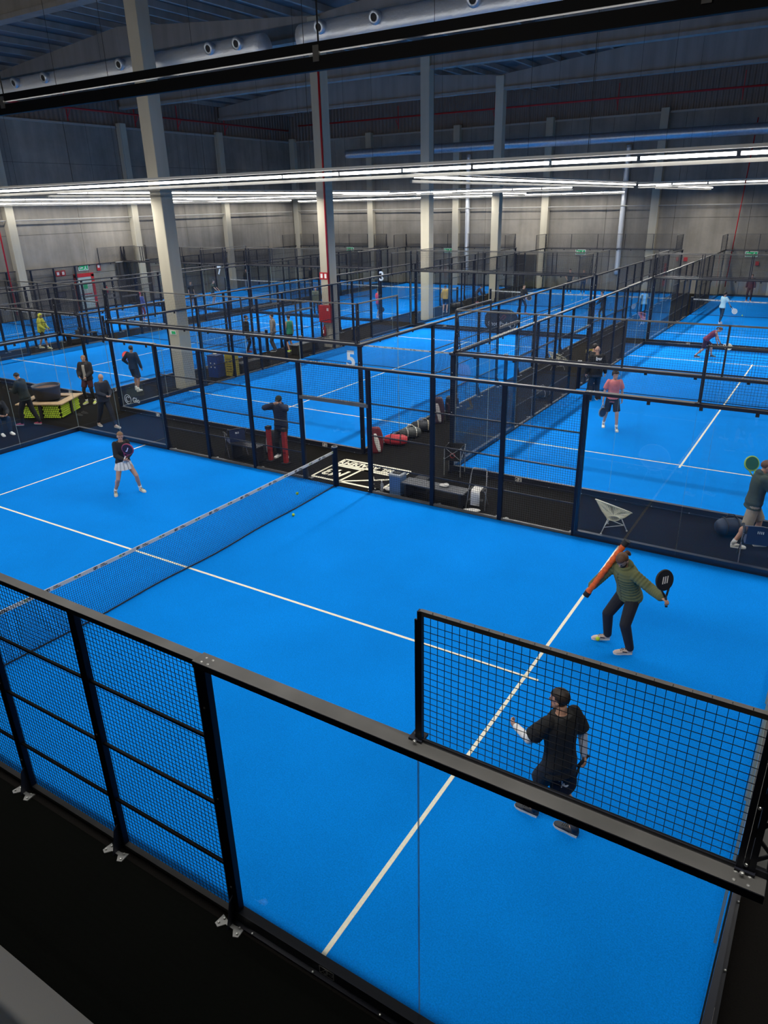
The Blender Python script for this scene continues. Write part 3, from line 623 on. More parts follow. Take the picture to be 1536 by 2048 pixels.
def person(label, loc, hd, H=1.75, lean=(0, 0), crouch=0.0, feet=None, hands=None, head=(0, 0), top=None, bottom=None, hair=None, shoe=WHITE, sock=None, skin=SKIN, vox=0.012, elbow=None, knee=None, girl=False, seated=False, hood=None, beard=None, hat=None, belly=0.0, palm=None, curl=0.6, group=None):
    s = H / 1.76
    t = thing('person', label, 'person', loc, math.radians(hd - 90), group)
    ph = (0.93 - crouch) * s
    P0 = Vector((0, 0, ph))
    lf, lr = math.radians(lean[0]), math.radians(lean[1])
    up = Vector((math.sin(lr), math.sin(lf) * math.cos(lr), math.cos(lf) * math.cos(lr))).normalized()
    P0 = P0 - Vector((up.x, up.y, 0)) * 0.10 * s
    rt = Vector((1, 0, 0)); rt = (rt - up * rt.dot(up)).normalized(); fw = up.cross(rt)
    sp = lambda k: P0 + up * (k * s)
    shw = (0.165 if girl else 0.185) * s
    sh = {e: sp(0.50) + rt * (e * shw) for e in (-1, 1)}
    hip = {e: P0 + Vector((1, 0, 0)) * (e * 0.088 * s) - up * 0.03 * s for e in (-1, 1)}
    feet = feet or {-1: (-0.12, 0, 0, 8), 1: (0.12, 0, 0, -8)}
    # limbs
    kn, an, FM = {}, {}, {}
    for e in (-1, 1):
        fx, fy, fz, ya = feet[e][:4]; pitch = feet[e][4] if len(feet[e]) > 4 else 0
        M = Matrix.Translation((fx, fy, fz)) @ Matrix.Rotation(math.radians(ya), 4, 'Z') @ Matrix.Rotation(math.radians(-pitch), 4, 'X')
        FM[e] = M; a = M @ Vector((0, -0.045 * s, 0.085 * s))
        kh = (knee or {}).get(e, (0.15 * e, 1, 0.1)); kn[e], an[e] = ik(hip[e], a, 0.435 * s, 0.425 * s, kh)
    el, wr = {}, {}
    hands = hands or {-1: (-0.27, 0.05, 0.80), 1: (0.27, 0.05, 0.80)}
    for e in (-1, 1):
        h = Vector(hands[e]) * 1.0; eh = (elbow or {}).get(e, (0.7 * e, -0.8, -0.5)); el[e], wr[e] = ik(sh[e], h, 0.29 * s, 0.255 * s, eh)
    # ---- body, one surface
    mb = MB()
    prof = [(-0.06, .150, .10), (0.0, .165 if not girl else .17, .115), (0.09, .145, .105 + belly), (0.19, .128 if not girl else .115, .098 + belly), (0.31, .150 if not girl else .132, .112 + (.01 if girl else 0)), (0.42, .165 if not girl else .14, .112), (0.50, .15 if not girl else .125, .092), (0.545, .075, .065)]
    if girl: prof = [(k, a * 0.97, b * 0.95) for k, a, b in prof]
    rings = [(sp(k), rt * a * s, fw * b * s) for k, a, b in prof]; mb.loft(rings, skin)
    nk = sp(0.53); hdc = sp(0.70) + fw * 0.015 * s
    yaw, pit = math.radians(head[0]), math.radians(head[1])
    Mh = Matrix((rt, fw, up)).transposed().to_4x4() @ Matrix.Rotation(yaw, 4, 'Z') @ Matrix.Rotation(-pit, 4, 'X')
    Mh.translation = hdc + (Matrix((rt, fw, up)).transposed() @ Vector((0, 0, 0))) + Mh.to_3x3() @ Vector((0, 0.012 * s, 0))
    mb.tube(nk - up * 0.03 * s, hdc - Mh.to_3x3() @ Vector((0, 0.01, 0.06)) * s, 0.056 * s, skin, r2=0.054 * s)
    mb.ell((0, -0.005 * s, 0.025 * s), (0.074 * s, 0.094 * s, 0.090 * s), skin, Mh)
    mb.ell((0, 0.028 * s, -0.045 * s), (0.055 * s, 0.058 * s, 0.066 * s), skin, Mh)
    mb.ell((0, 0.092 * s, -0.018 * s), (0.012 * s, 0.018 * s, 0.022 * s), skin, Mh); mb.ell((0, 0.077 * s, -0.092 * s), (0.022 * s, 0.018 * s, 0.016 * s), skin, Mh)
    for e in (-1, 1): mb.ell((e * 0.074 * s, -0.005 * s, -0.008 * s), (0.010 * s, 0.020 * s, 0.030 * s), skin, Mh)
    for e in (-1, 1):
        limb(mb, [hip[e], kn[e], an[e]], [0.084 * s, 0.056 * s, 0.036 * s], skin)
        c = an[e].lerp(kn[e], 0.68); mb.ell(c - (Vector((0, .012, 0)) * s), (0.054 * s, 0.056 * s, 0.10 * s), skin)
        q = FM[e] @ Vector((0, 0.05 * s, 0.04 * s)); limb(mb, [an[e], q], [0.034 * s, 0.030 * s], skin)
        limb(mb, [sh[e], el[e], wr[e]], [0.050 * s, 0.038 * s, 0.026 * s], skin)
        mb.ell(el[e].lerp(wr[e], 0.25), (0.040 * s,) * 3, skin)
        pn = (palm or {}).get(e, (-e, 0.1, 0)); hand(mb, wr[e], (wr[e] - el[e]), pn, s, skin, e, curl)
    me = fuse(mb, vox * s, [skin], 3); link('body', me, t)
    # ---- face
    if vox <= 0.016:
        for e in (-1, 1): m2 = MB(); m2.ell((e * 0.029 * s, 0.080 * s, 0.010 * s), (0.011 * s, 0.008 * s, 0.007 * s), EYE, Mh, 8, 6); m2.build('eye', t)
        m2 = MB(); m2.ell((0, 0.083 * s, -0.058 * s), (0.022 * s, 0.007 * s, 0.006 * s), LIP, Mh, 8, 6); m2.build('mouth', t)
    # ---- top
    tm = cloth(top['n'], top['c']); g = (top.get('g', 0.018) + 0.008) * s; kind = top.get('k', 'long'); hem = top.get('hem', -0.07)
    m2 = MB()
    lo_ = 0.0 if girl else 0.142
    pr2 = [(hem, .155 + top.get('flare', 0.01), .112 + belly * .7)] + [(k, max(a, lo_ if k < 0.5 else 0), b) for k, a, b in prof if k > hem + 0.04][:-1] + [(0.55, .088, .074)]
    rr = []
    for k, a, b in pr2: rr.append((sp(k), rt * (a * s + g), fw * (b * s + g)))
    if top.get('puffer'):
        rr = []; n_ = 44
        for i in range(n_ + 1):
            k = hem + (0.55 - hem) * i / n_; j = max(q for q in range(len(pr2) - 1) if pr2[q][0] <= k + 1e-6); u = (k - pr2[j][0]) / (pr2[j + 1][0] - pr2[j][0])
            a = pr2[j][1] * (1 - u) + pr2[j + 1][1] * u; b = pr2[j][2] * (1 - u) + pr2[j + 1][2] * u; w2 = 0.010 * abs(math.sin(i * PI / 4))
            rr.append((sp(k), rt * (a * s + g + w2), fw * (b * s + g + w2)))
    m2.loft(rr, tm, n=24)
    for e in (-1, 1):
        if kind == 'short':
            q = sh[e].lerp(el[e], 0.62); limb(m2, [sh[e] - rt * e * 0.02, q], [0.062 * s + g * .4, 0.056 * s + g], tm); m2.tube(sh[e].lerp(el[e], .3), sh[e].lerp(el[e], .74), .056 * s + g * .8, tm, r2=.060 * s + g, n=16)
        elif kind != 'none':
            pts = [sh[e] - rt * e * 0.015, el[e], el[e].lerp(wr[e], 0.93)]
            if top.get('puffer'):
                for (a, b, r0, r1) in ((pts[0], pts[1], .060, .052), (pts[1], pts[2], .052, .040)):
                    for i in range(6): c = a.lerp(b, (i + .5) / 6); rad = ((r0 + (r1 - r0) * i / 6) * s + g * .7); dd = (b - a).normalized(); ax = dd.orthogonal().normalized(); m2.loft([(c - dd * .026 * s, ax * rad * .86, dd.cross(ax) * rad * .86), (c, ax * rad, dd.cross(ax) * rad), (c + dd * .026 * s, ax * rad * .86, dd.cross(ax) * rad * .86)], tm, n=14)
                limb(m2, pts, [0.052 * s + g * .5, 0.044 * s + g * .5, 0.032 * s + g * .5], tm)
            else: limb(m2, pts, [0.058 * s + g * .6, 0.046 * s + g * .7, 0.033 * s + g * .5], tm)
        else: m2.ell(sh[e] - rt * e * 0.03, (0.055 * s,) * 3, tm)
    if hood:
        c = sp(0.575) - fw * 0.06 * s; m2.ell((0, 0, 0), (0.105 * s, 0.060 * s, 0.055 * s), tm, Matrix.Translation(c) @ Matrix((rt, fw, up)).transposed().to_4x4())
        m2.path([sp(0.565) + (rt * math.cos(a) * 0.082 + fw * math.sin(a) * 0.072) * s for a in [k * PI / 8 for k in range(16)]], 0.026 * s, tm, closed=True)
    link(top.get('part', 'top'), fuse(m2, vox * s, [tm], 3), t)
    if top.get('inner'):
        im = cloth(top['inner']['n'], top['inner']['c']); m2 = MB(); rr = []
        for k, a, b in pr2:
            if k < 0.52: rr.append((sp(k) + fw * (b * s + g - 0.012), rt * 0.055 * s, fw * 0.020))
        m2.loft(rr, im, n=14); m2.build('inner_layer', t, smooth=True)
    if top.get('zip'):
        m2 = MB(); m2.path([sp(k) + fw * (b * s + g + 0.002) for k, a, b in pr2[:-1]], 0.006, BLACKM, n=6); m2.build('zip', t)
    if top.get('under'):
        um = cloth(top['under']['n'], top['under']['c']); m2 = MB(); 
        for e in (-1, 1): limb(m2, [sh[e].lerp(el[e], .4), el[e], el[e].lerp(wr[e], .95)], [0.050 * s + .008, 0.042 * s + .008, 0.031 * s + .006], um)
        link('undershirt_sleeves', fuse(m2, vox * s, [um], 3), t)
    # ---- bottom
    bmn = bottom['k']; bm_ = cloth(bottom['n'], bottom['c']); m2 = MB(); g2 = bottom.get('g', 0.014) * s
    if bmn == 'skirt':
        NN = 56; V = []; F = []
        for j, (k, ra, rb) in enumerate(((0.10, .150, .115), (0.0, .182, .142), (-0.10, .205, .170), (-0.20, .235, .205))):
            for i in range(NN):
                a = 2 * PI * i / NN; w3 = 1 + (0.05 * j / 3 if i % 2 else -0.05 * j / 3); V.append(P0 + Vector((0, 0, 1)) * k * s + Vector((math.cos(a) * ra * w3, math.sin(a) * rb * w3, 0)) * s)
        for j in range(3):
            for i in range(NN): F.append((j * NN + i, j * NN + (i + 1) % NN, (j + 1) * NN + (i + 1) % NN, (j + 1) * NN + i))
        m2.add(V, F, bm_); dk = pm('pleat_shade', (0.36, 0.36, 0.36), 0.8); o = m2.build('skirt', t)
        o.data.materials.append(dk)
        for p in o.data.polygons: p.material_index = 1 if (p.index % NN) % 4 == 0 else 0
        so = o.modifiers.new('s', 'SOLIDIFY'); so.thickness = 0.004
    else:
        m2.loft([(sp(0.10), rt * (0.142 * s + g2), fw * ((.103 + belly) * s + g2)), (P0, rt * (0.166 * s + g2), fw * (0.116 * s + g2)), (P0 - up * 0.08 * s, rt * (0.160 * s + g2), fw * (0.110 * s + g2))], bm_)
        for e in (-1, 1):
            if bmn == 'pants': limb(m2, [hip[e], kn[e], an[e] + (kn[e] - an[e]).normalized() * 0.02 * s], [0.088 * s + g2, 0.062 * s + g2, 0.046 * s + g2 * .8], bm_)
            elif bmn == 'leggings': limb(m2, [hip[e], kn[e], an[e].lerp(kn[e], 0.05)], [0.086 * s + .006, 0.058 * s + .004, 0.038 * s + .004], bm_); m2.ell(an[e].lerp(kn[e], 0.68) - Vector((0, .012, 0)) * s, (0.057 * s, 0.059 * s, 0.10 * s), bm_)
            else:
                q = hip[e].lerp(kn[e], bottom.get('l', 0.72)); limb(m2, [hip[e], q], [0.09 * s + g2, 0.080 * s + g2], bm_)
                m2.tube(hip[e].lerp(kn[e], .4), hip[e].lerp(kn[e], bottom.get('l', 0.72) + .14), .085 * s + g2, bm_, r2=.084 * s + g2, n=18)
        link('trousers' if bmn == 'pants' else bmn, fuse(m2, vox * s, [bm_], 3), t)
    if bottom.get('over'):
        om = cloth(bottom['over']['n'], bottom['over']['c']); m2 = MB()
        m2.loft([(sp(0.08), rt * 0.165 * s, fw * 0.125 * s), (P0 - up * 0.08 * s, rt * 0.185 * s, fw * 0.14 * s)], om)
        for e in (-1, 1): m2.tube(hip[e], hip[e].lerp(kn[e], .72), .105 * s, om, r2=.098 * s, n=16)
        link('shorts', fuse(m2, vox * s, [om], 3), t)
    # ---- socks, shoes
    for e in (-1, 1):
        if sock: m2 = MB(); m2.tube(an[e] - (kn[e] - an[e]).normalized() * 0.02, an[e].lerp(kn[e], 0.20), 0.041 * s, sock, r2=0.045 * s, n=14); m2.build('sock', t, smooth=True)
        make_shoe('shoe', FM[e], s, shoe, t, vox <= 0.011)
    # ---- hair
    if hair:
        hm = hair['m']; m2 = MB(); V = MB(); V.ell((0, -0.012 * s, 0.030 * s), ((0.083 + hair.get('vol', 0)) * s, (0.100 + hair.get('vol', 0)) * s, (0.094 + hair.get('vol', 0)) * s), hm, None, 24, 18)
        kf = []
        lo = hair.get('low', -0.45)
        for f_ in V.f:
            c = sum((Vector(V.v[i]) for i in f_), Vector()) / len(f_); d = Vector((c.x / .083, (c.y + .012 * s) / .1, (c.z - .03 * s) / .094)) / s
            d.normalize(); face = d.y > 0.28 and d.z < hair.get('line', 0.42); side_ = d.z < lo or (d.z < -0.05 and d.y > -0.05)
            if not (face or side_): kf.append(f_)
        jit = hair.get('curl', 0)
        vv = [Vector(v) * (1 + (jit * noise.noise(Vector(v) * 30) if jit else 0)) for v in V.v]
        m2.add(vv, kf, hm, Mh); o = m2.build('hair', t, smooth=not jit); so = o.modifiers.new('s', 'SOLIDIFY'); so.thickness = 0.012 * s; so.offset = -1
        if hair.get('tail'):
            m3 = MB(); m3.ell((0, -0.115 * s, 0.01 * s), (0.030 * s, 0.030 * s, 0.03 * s), hm, Mh); m3.ell((0, -0.14 * s, -0.05 * s), (0.032 * s, 0.028 * s, 0.075 * s), hm, Mh); m3.build('ponytail', t, smooth=True)
        if hair.get('bun'): m3 = MB(); m3.ell((0, -0.10 * s, 0.06 * s), (0.035 * s, 0.035 * s, 0.033 * s), hm, Mh); m3.build('hair_bun', t, smooth=True)
        if hair.get('long'): m3 = MB(); m3.ell((0, -0.085 * s, -0.07 * s), (0.075 * s, 0.04 * s, 0.14 * s), hm, Mh); m3.build('long_hair', t, smooth=True)
    if beard: m3 = MB(); m3.ell((0, 0.032 * s, -0.064 * s), (0.058 * s, 0.062 * s, 0.055 * s), beard, Mh); m3.build('beard', t, smooth=True)
    if hat:
        m3 = MB(); m3.ell((0, -0.008 * s, 0.035 * s), (0.088 * s, 0.106 * s, 0.090 * s), hat, Mh)
        if top.get('cap', True): m3.ell((0, 0.10 * s, 0.045 * s), (0.062 * s, 0.065 * s, 0.010 * s), hat, Mh)
        m3.build('cap', t, smooth=True)
    if top.get('hoodup'):
        m3 = MB(); m3.ell((0, -0.015 * s, 0.015 * s), (0.100 * s, 0.112 * s, 0.125 * s), tm, None, 24, 18)
        kf = [f_ for f_ in m3.f if not (sum(m3.v[i][1] for i in f_) / len(f_) > 0.05 * s and abs(sum(m3.v[i][2] for i in f_) / len(f_) - 0.0) < 0.08 * s)]
        m4 = MB(); m4.add(m3.v, kf, tm, Mh); o = m4.build('hood', t, smooth=True); so = o.modifiers.new('s', 'SOLIDIFY'); so.thickness = 0.012
    Mw = Matrix.Translation(Vector(loc)) @ Matrix.Rotation(math.radians(hd - 90), 4, 'Z')
    return {'t': t, 'wr': {e: Mw @ wr[e] for e in wr}, 'el': {e: Mw @ el[e] for e in el}, 'Mh': Mw @ Mh, 's': s, 'M': Mw, 'tm': tm, 'sp': [Mw @ sp(k) for k in (0.1, 0.3, 0.45)], 'fw': Mw.to_3x3() @ fw, 'rt': Mw.to_3x3() @ rt, 'up': Mw.to_3x3() @ up}
def racket(label, grip, direction, normal, face, frame, mark=None, s=1.0, grpm=BLACKM):
    d = Vector(direction).normalized(); n = Vector(normal); n = (n - d * n.dot(d)).normalized(); r = d.cross(n)
    M = Matrix((r, d, n)).transposed().to_4x4(); M.translation = Vector(grip)
    t = thing('padel_racket', label, 'racket', (0, 0, 0)); t.matrix_world = M
    out = [(math.sin(a) * 0.128 * s, (0.30 + 0.135 * -math.cos(a)) * s) for a in [2 * PI * k / 32 for k in range(32)]]
    mb = MB(); mb.prism(out, -0.017, 0.017, face); mb.build('face', t)
    mb = MB(); mb.path([(x * 1.01, y * 1.0 + 0.0, 0) for x, y in out], 0.019 * s, frame, n=8, closed=True)
    for e in (-1, 1): mb.tube((e * 0.075 * s, 0.20 * s, 0), (e * 0.012, 0.06 * s, 0), 0.014, frame, n=8)
    mb.build('frame', t, smooth=True)
    mb = MB(); mb.tube((0, -0.09, 0), (0, 0.08, 0), 0.018, grpm, n=12); mb.ell((0, -0.09, 0), (0.021, 0.01, 0.021), grpm); mb.build('grip', t, smooth=True)
    if mark:
        mb = MB()
        for zz in (-0.0185, 0.0185): 
            Mx = Matrix.Translation((0, 0.30 * s, zz)) @ (Matrix.Rotation(PI, 4, 'Y') if zz < 0 else Matrix.Identity(4))
            add_text(mb, mark[0], 0.13, mark[1], Mx, depth=0.001, bold=0.004)
        mb.build('face_mark', t)
    return t
G = lambda a, b: {-1: a, 1: b}
BLK = (0.012, 0.012, 0.014); NVY = (0.012, 0.022, 0.05)
# --- three players on the nearest court
pa = person('woman in black sweater and white pleated skirt holding a dark racket in front', (-4.22, 2.12, 0.012), -22, 1.66, lean=(10, 0), crouch=0.05, feet=G((-0.30, 0.08, 0, 12), (0.28, -0.08, 0, -16)), hands=G((-0.02, 0.33, 0.98), (0.05, 0.31, 0.95)), head=(-12, 0), top={'n': 'black', 'c': BLK, 'g': 0.02, 'part': 'sweater'}, bottom={'k': 'skirt', 'n': 'white', 'c': (0.75, 0.75, 0.74)}, hair={'m': HAIRL, 'bun': 1}, shoe=pm('shoe_cream', (0.62, 0.62, 0.50), 0.7), sock=WHITE, vox=0.009, girl=True, palm=G((1, 0, 0.2), (-1, 0, .2)), curl=0.8)
racket('dark round racket with pale letter J mark held by the woman in the white skirt', pa['wr'][1] + Vector((0.05, -0.02, 0.04)), (0.50, 0.05, 0.85), (0.55, -0.82, 0.1), pm('racket_dark', (0.03, 0.012, 0.018), 0.35), pm('racket_pink', (0.30, 0.04, 0.10), 0.4), ('J', pm('mark_lilac', (0.62, 0.60, 0.85), 0.5)), grpm=WHITE)
OL = (0.12, 0.135, 0.058)
pb = person('long-haired bearded man in olive puffer jacket swinging a racket on the nearest court', (7.93, 1.52, 0.012), 236, 1.80, lean=(22, -6), crouch=0.035, feet=G((0.26, -0.06, 0, -14), (-0.0, 0, 0, 0)) if 0 else G((-0.22, 0.10, 0, -28), (0.24, 0.14, 0, -30)), hands=G((-0.72, 0.06, 1.22), (0.33, 0.44, 0.96)), head=(14, 24), top={'n': 'olive', 'c': OL, 'g': 0.032, 'puffer': 1, 'zip': 1, 'part': 'puffer_jacket', 'hem': -0.08}, bottom={'k': 'pants', 'n': 'ink', 'c': (0.010, 0.011, 0.018), 'g': 0.02}, hair={'m': HAIRB, 'tail': 1, 'low': -0.6}, beard=HAIRD, shoe=pm('shoe_pinkish', (0.62, 0.50, 0.44), 0.7), vox=0.008, hood=1, elbow=G((-0.2, -0.6, -0.6), (0.6, -0.5, -0.6)), palm=G((0, 0.2, -1), (-1, 0, 0)), curl=0.9)
racket('black and white racket swung out by the man in the olive puffer jacket', pb['wr'][-1] + (pb['wr'][-1] - pb['el'][-1]).normalized() * 0.07, (-0.20, 0.1, 0.95), (0.75, -0.6, 0.1), pm('racket_blk', (0.02, 0.022, 0.03), 0.35), BLACKM, ('///', WHITE))
pc = person('dark-haired man in black t-shirt over white long sleeves, seen from behind through the raised fence', (8.25, -2.44, 0.012), 150, 1.84, lean=(4, 0), crouch=0.005, feet=G((-0.08, 0.28, 0, 24, 0), (0.12, -0.15, 0, 22, 0)), hands=G((-0.26, 0.42, 1.20), (0.30, -0.06, 0.90)), head=(28, 4), top={'n': 'blacktee', 'c': (0.008, 0.008, 0.009), 'g': 0.022, 'k': 'short', 'part': 't_shirt', 'hem': -0.14, 'under': {'n': 'whitesleeve', 'c': (0.72, 0.72, 0.72)}}, bottom={'k': 'shorts', 'n': 'blackshort', 'c': (0.009, 0.009, 0.013), 'g': 0.022, 'l': 0.62}, hair={'m': HAIRD, 'low': -0.7}, shoe=pm('shoe_dark', (0.03, 0.035, 0.045), 0.6), sock=pm('sock_dark', (0.04, 0.045, 0.055), 0.8), vox=0.007, elbow=G((-0.5, -0.5, -0.9), (0.8, -0.6, 0)), curl=0.7)
racket('dark racket with white lettering held low by the man seen through the raised fence', pc['wr'][1] + Vector((0.0, -0.03, -0.07)), (-0.42, -0.62, -0.62), (0.53, -0.75, 0.35), pm('racket_navy', (0.012, 0.015, 0.03), 0.35), BLACKM, ('dy', WHITE))
# --- others near
pd = person('man in dark green hoodie and beige shorts behind the glass at the frame edge', (9.10, 6.22, 0), 20, 1.82, lean=(6, 0), feet=G((-0.06, 0.22, 0, 10), (0.08, -0.22, 0, -8, 0)), hands=G((-0.20, 0.42, 1.16), (0.10, 0.46, 1.22)), head=(-4, 4), top={'n': 'green', 'c': (0.035, 0.05, 0.038), 'g': 0.035, 'part': 'hoodie', 'hem': -0.12}, bottom={'k': 'shorts', 'n': 'beige', 'c': (0.33, 0.27, 0.20), 'g': 0.022, 'l': 0.8}, hair={'m': HAIRB, 'low': -0.5}, shoe=pm('shoe_offwhite', (0.66, 0.64, 0.58), 0.7), sock=pm('sock_grey', (0.5, 0.5, 0.5), 0.8), hood=1, vox=0.011)
racket('green and yellow racket raised behind the head of the man in the dark green hoodie', (8.98, 6.55, 1.30), (-0.25, 0.2, 0.9), (0.5, -0.85, 0.1), pm('racket_green', (0.02, 0.10, 0.07), 0.35), pm('racket_lime', (0.25, 0.42, 0.08), 0.4))
pe = person('curly-haired player in salmon pink t-shirt and black shorts walking on court', (4.48, 12.97, 0.012), -66, 1.76, lean=(2, 0), feet=G((0.10 - 0.25, 0.26, 0, 0), (0.17, -0.18, 0.0, -6, 0)), hands=G((-0.28, 0.0, 0.82), (0.30, 0.06, 0.80)), head=(22, 6), top={'n': 'salmon', 'c': (0.66, 0.19, 0.18), 'g': 0.014, 'k': 'short', 'part': 't_shirt', 'hem': -0.10}, bottom={'k': 'shorts', 'n': 'shortblk', 'c': (0.012, 0.015, 0.025), 'g': 0.02, 'l': 0.72}, hair={'m': HAIRD, 'vol': 0.022, 'curl': 0.2, 'line': 0.35}, shoe=WHITE, sock=WHITE, vox=0.011)
racket('dark racket pointing down in the hand of the salmon pink player', pe['wr'][1] + Vector((0, 0, -0.09)), (0.05, 0.0, -1), (0.8, -0.5, 0), pm('racket_blk', (0.02, 0.022, 0.03), 0.35), pm('racket_grey', (0.2, 0.2, 0.22), 0.4), grpm=WHITE)
pf = person('broad bald man all in black with white back lettering, nearer the yellow bin', (3.05, 16.0, 0.012), 125, 1.86, lean=(2, 0), feet=G((-0.14, 0, 0, 10), (0.14, 0.08, 0, -10)), hands=G((-0.34, 0.05, 0.86), (0.34, 0.0, 0.88)), head=(-20, 8), top={'n': 'blacktop', 'c': (0.007, 0.007, 0.008), 'g': 0.045, 'k': 'long', 'part': 'top', 'hem': -0.14}, bottom={'k': 'pants', 'n': 'blacktrk', 'c': (0.008, 0.010, 0.016), 'g': 0.025}, shoe=BLACKM, vox=0.012, belly=0.02)
person('dark-haired man in black standing just behind the broad bald man in black', (2.68, 16.85, 0.012), 60, 1.78, hands=G((-0.24, 0.3, 1.0), (0.24, 0.3, 1.0)), head=(-20, 6), top={'n': 'blk8', 'c': BLK, 'g': 0.02, 'part': 'top'}, bottom={'k': 'pants', 'n': 'blk9', 'c': (0.01, 0.012, 0.02)}, hair={'m': HAIRD, 'vol': 0.006}, shoe=WHITE, vox=0.014)
pg = person('man in navy jacket and dark cap holding both hands up to his face', (-2.60, 6.12, 0), -75, 1.76, feet=G((-0.14, 0.08, 0, 10), (0.16, -0.02, 0, -12)), hands=G((-0.08, 0.20, 1.55), (0.10, 0.20, 1.55)), head=(0, 12), top={'n': 'navyjk', 'c': (0.014, 0.022, 0.05), 'g': 0.035, 'part': 'jacket', 'hem': -0.10}, bottom={'k': 'pants', 'n': 'blk2', 'c': BLK, 'g': 0.02}, hair={'m': HAIRD}, hat=pm('cap_green_black', (0.010, 0.018, 0.014), 0.8), shoe=WHITE, vox=0.012, hood=1, elbow=G((-1, 0, -0.5), (1, 0, -0.5)), palm=G((0, -1, 0), (0, -1, 0)))
ph_ = person('man with dark open jacket over light grey hoodie standing behind the ball-filled planter', (-12.75, 7.55, 0), -62, 1.74, feet=G((-0.14, 0, 0, 10), (0.15, 0.08, 0, -10)), hands=G((-0.10, 0.22, 1.0), (0.16, 0.22, 1.02)), head=(10, 0), top={'n': 'darkjk', 'c': (0.014, 0.014, 0.018), 'g': 0.045, 'part': 'jacket', 'inner': {'n': 'greyhood', 'c': (0.34, 0.32, 0.28)}, 'hem': -0.06}, bottom={'k': 'leggings', 'n': 'legg', 'c': (0.010, 0.010, 0.012), 'over': {'n': 'maroonblk', 'c': (0.05, 0.012, 0.018)}}, hair={'m': HAIRL, 'low': -0.3}, shoe=pm('shoe_lime', (0.55, 0.62, 0.15), 0.7), sock=WHITE, vox=0.013, hood=1)
pi_ = person('bald man in navy jacket and trousers walking while looking at his phone', (-9.62, 5.80, 0), -5, 1.74, lean=(4, 0), feet=G((-0.08, 0.34, 0, 6), (0.10, -0.34, 0, -10, 0)), hands=G((-0.06, 0.34, 1.08), (0.12, 0.36, 1.08)), head=(-6, 22), top={'n': 'navyb', 'c': (0.014, 0.018, 0.032), 'g': 0.028, 'part': 'jacket', 'hem': -0.08}, bottom={'k': 'pants', 'n': 'navyc', 'c': (0.012, 0.015, 0.025), 'g': 0.02}, shoe=pm('shoe_tan', (0.42, 0.34, 0.26), 0.7), vox=0.013, belly=0.02)
pj = person('player in black t-shirt and shorts seen from behind with a bright red racket', (-12.77, 8.75 + 0.9, 0), 105, 1.74, feet=G((-0.10, 0.12, 0, 8), (0.14, -0.1, 0, -10)), hands=G((-0.34, 0.12, 1.02), (0.33, 0.05, 0.82)), head=(0, 0), top={'n': 'blk3', 'c': (0.010, 0.010, 0.012), 'g': 0.03, 'k': 'long', 'part': 'top'}, bottom={'k': 'shorts', 'n': 'blk4', 'c': (0.010, 0.012, 0.020), 'g': 0.025}, hair={'m': HAIRD, 'low': -0.6}, shoe=WHITE, sock=WHITE, skin=SKIN2, vox=0.014)
racket('bright red racket held out by the player in black', pj['wr'][-1] + Vector((0, 0, 0.04)), (-0.3, 0.2, 0.5), (0.5, -0.8, 0.3), pm('racket_red', (0.75, 0.06, 0.04), 0.4), RED)
pk = person('dark-haired man in dark jacket leaning over his phone beside the ball-filled planter', (-12.15, 4.72, 0), 205, 1.74, lean=(8, 0), feet=G((-0.10, 0.26, 0, 4), (0.08, -0.26, 0, -6, 0)), hands=G((-0.05, 0.38, 1.16), (0.10, 0.38, 1.14)), head=(0, 24), top={'n': 'greenblk', 'c': (0.012, 0.018, 0.016), 'g': 0.04, 'part': 'jacket', 'hem': -0.10}, bottom={'k': 'pants', 'n': 'blk5', 'c': (0.008, 0.009, 0.014), 'g': 0.02}, hair={'m': HAIRD}, shoe=pm('shoe_pink', (0.45, 0.06, 0.12), 0.7), vox=0.013, hood=1)
pl_ = person('person in dark clothes seated on a chair at the left frame edge', (-12.15, 3.72, 0), -10, 1.70, lean=(20, 0), crouch=0.42, feet=G((-0.13, 0.44, 0, 4), (0.13, 0.40, 0, -4)), hands=G((-0.10, 0.50, 0.66), (0.12, 0.48, 0.66)), head=(0, 20), top={'n': 'blk6', 'c': (0.010, 0.013, 0.02), 'g': 0.03, 'part': 'jacket'}, bottom={'k': 'pants', 'n': 'navyd', 'c': (0.010, 0.016, 0.035), 'g': 0.02}, hair={'m': HAIRD}, shoe=WHITE, vox=0.014)
pm_ = person('person in bright yellow hooded top with hood up walking in the far aisle', (-24.65, 13.8, 0), 28, 1.76, lean=(6, 0), feet=G((-0.10, -0.26, 0, 8), (0.10, 0.28, 0, -8)), hands=G((-0.20, 0.28, 0.98), (0.18, 0.30, 1.0)), head=(0, 10), top={'n': 'yellow', 'c': (0.66, 0.64, 0.05), 'g': 0.045, 'part': 'hoodie', 'hoodup': 1, 'hem': -0.10}, bottom={'k': 'shorts', 'n': 'blk7', 'c': BLK}, shoe=pm('shoe_yellow', (0.6, 0.58, 0.25), 0.7), sock=WHITE, vox=0.018, hood=1)
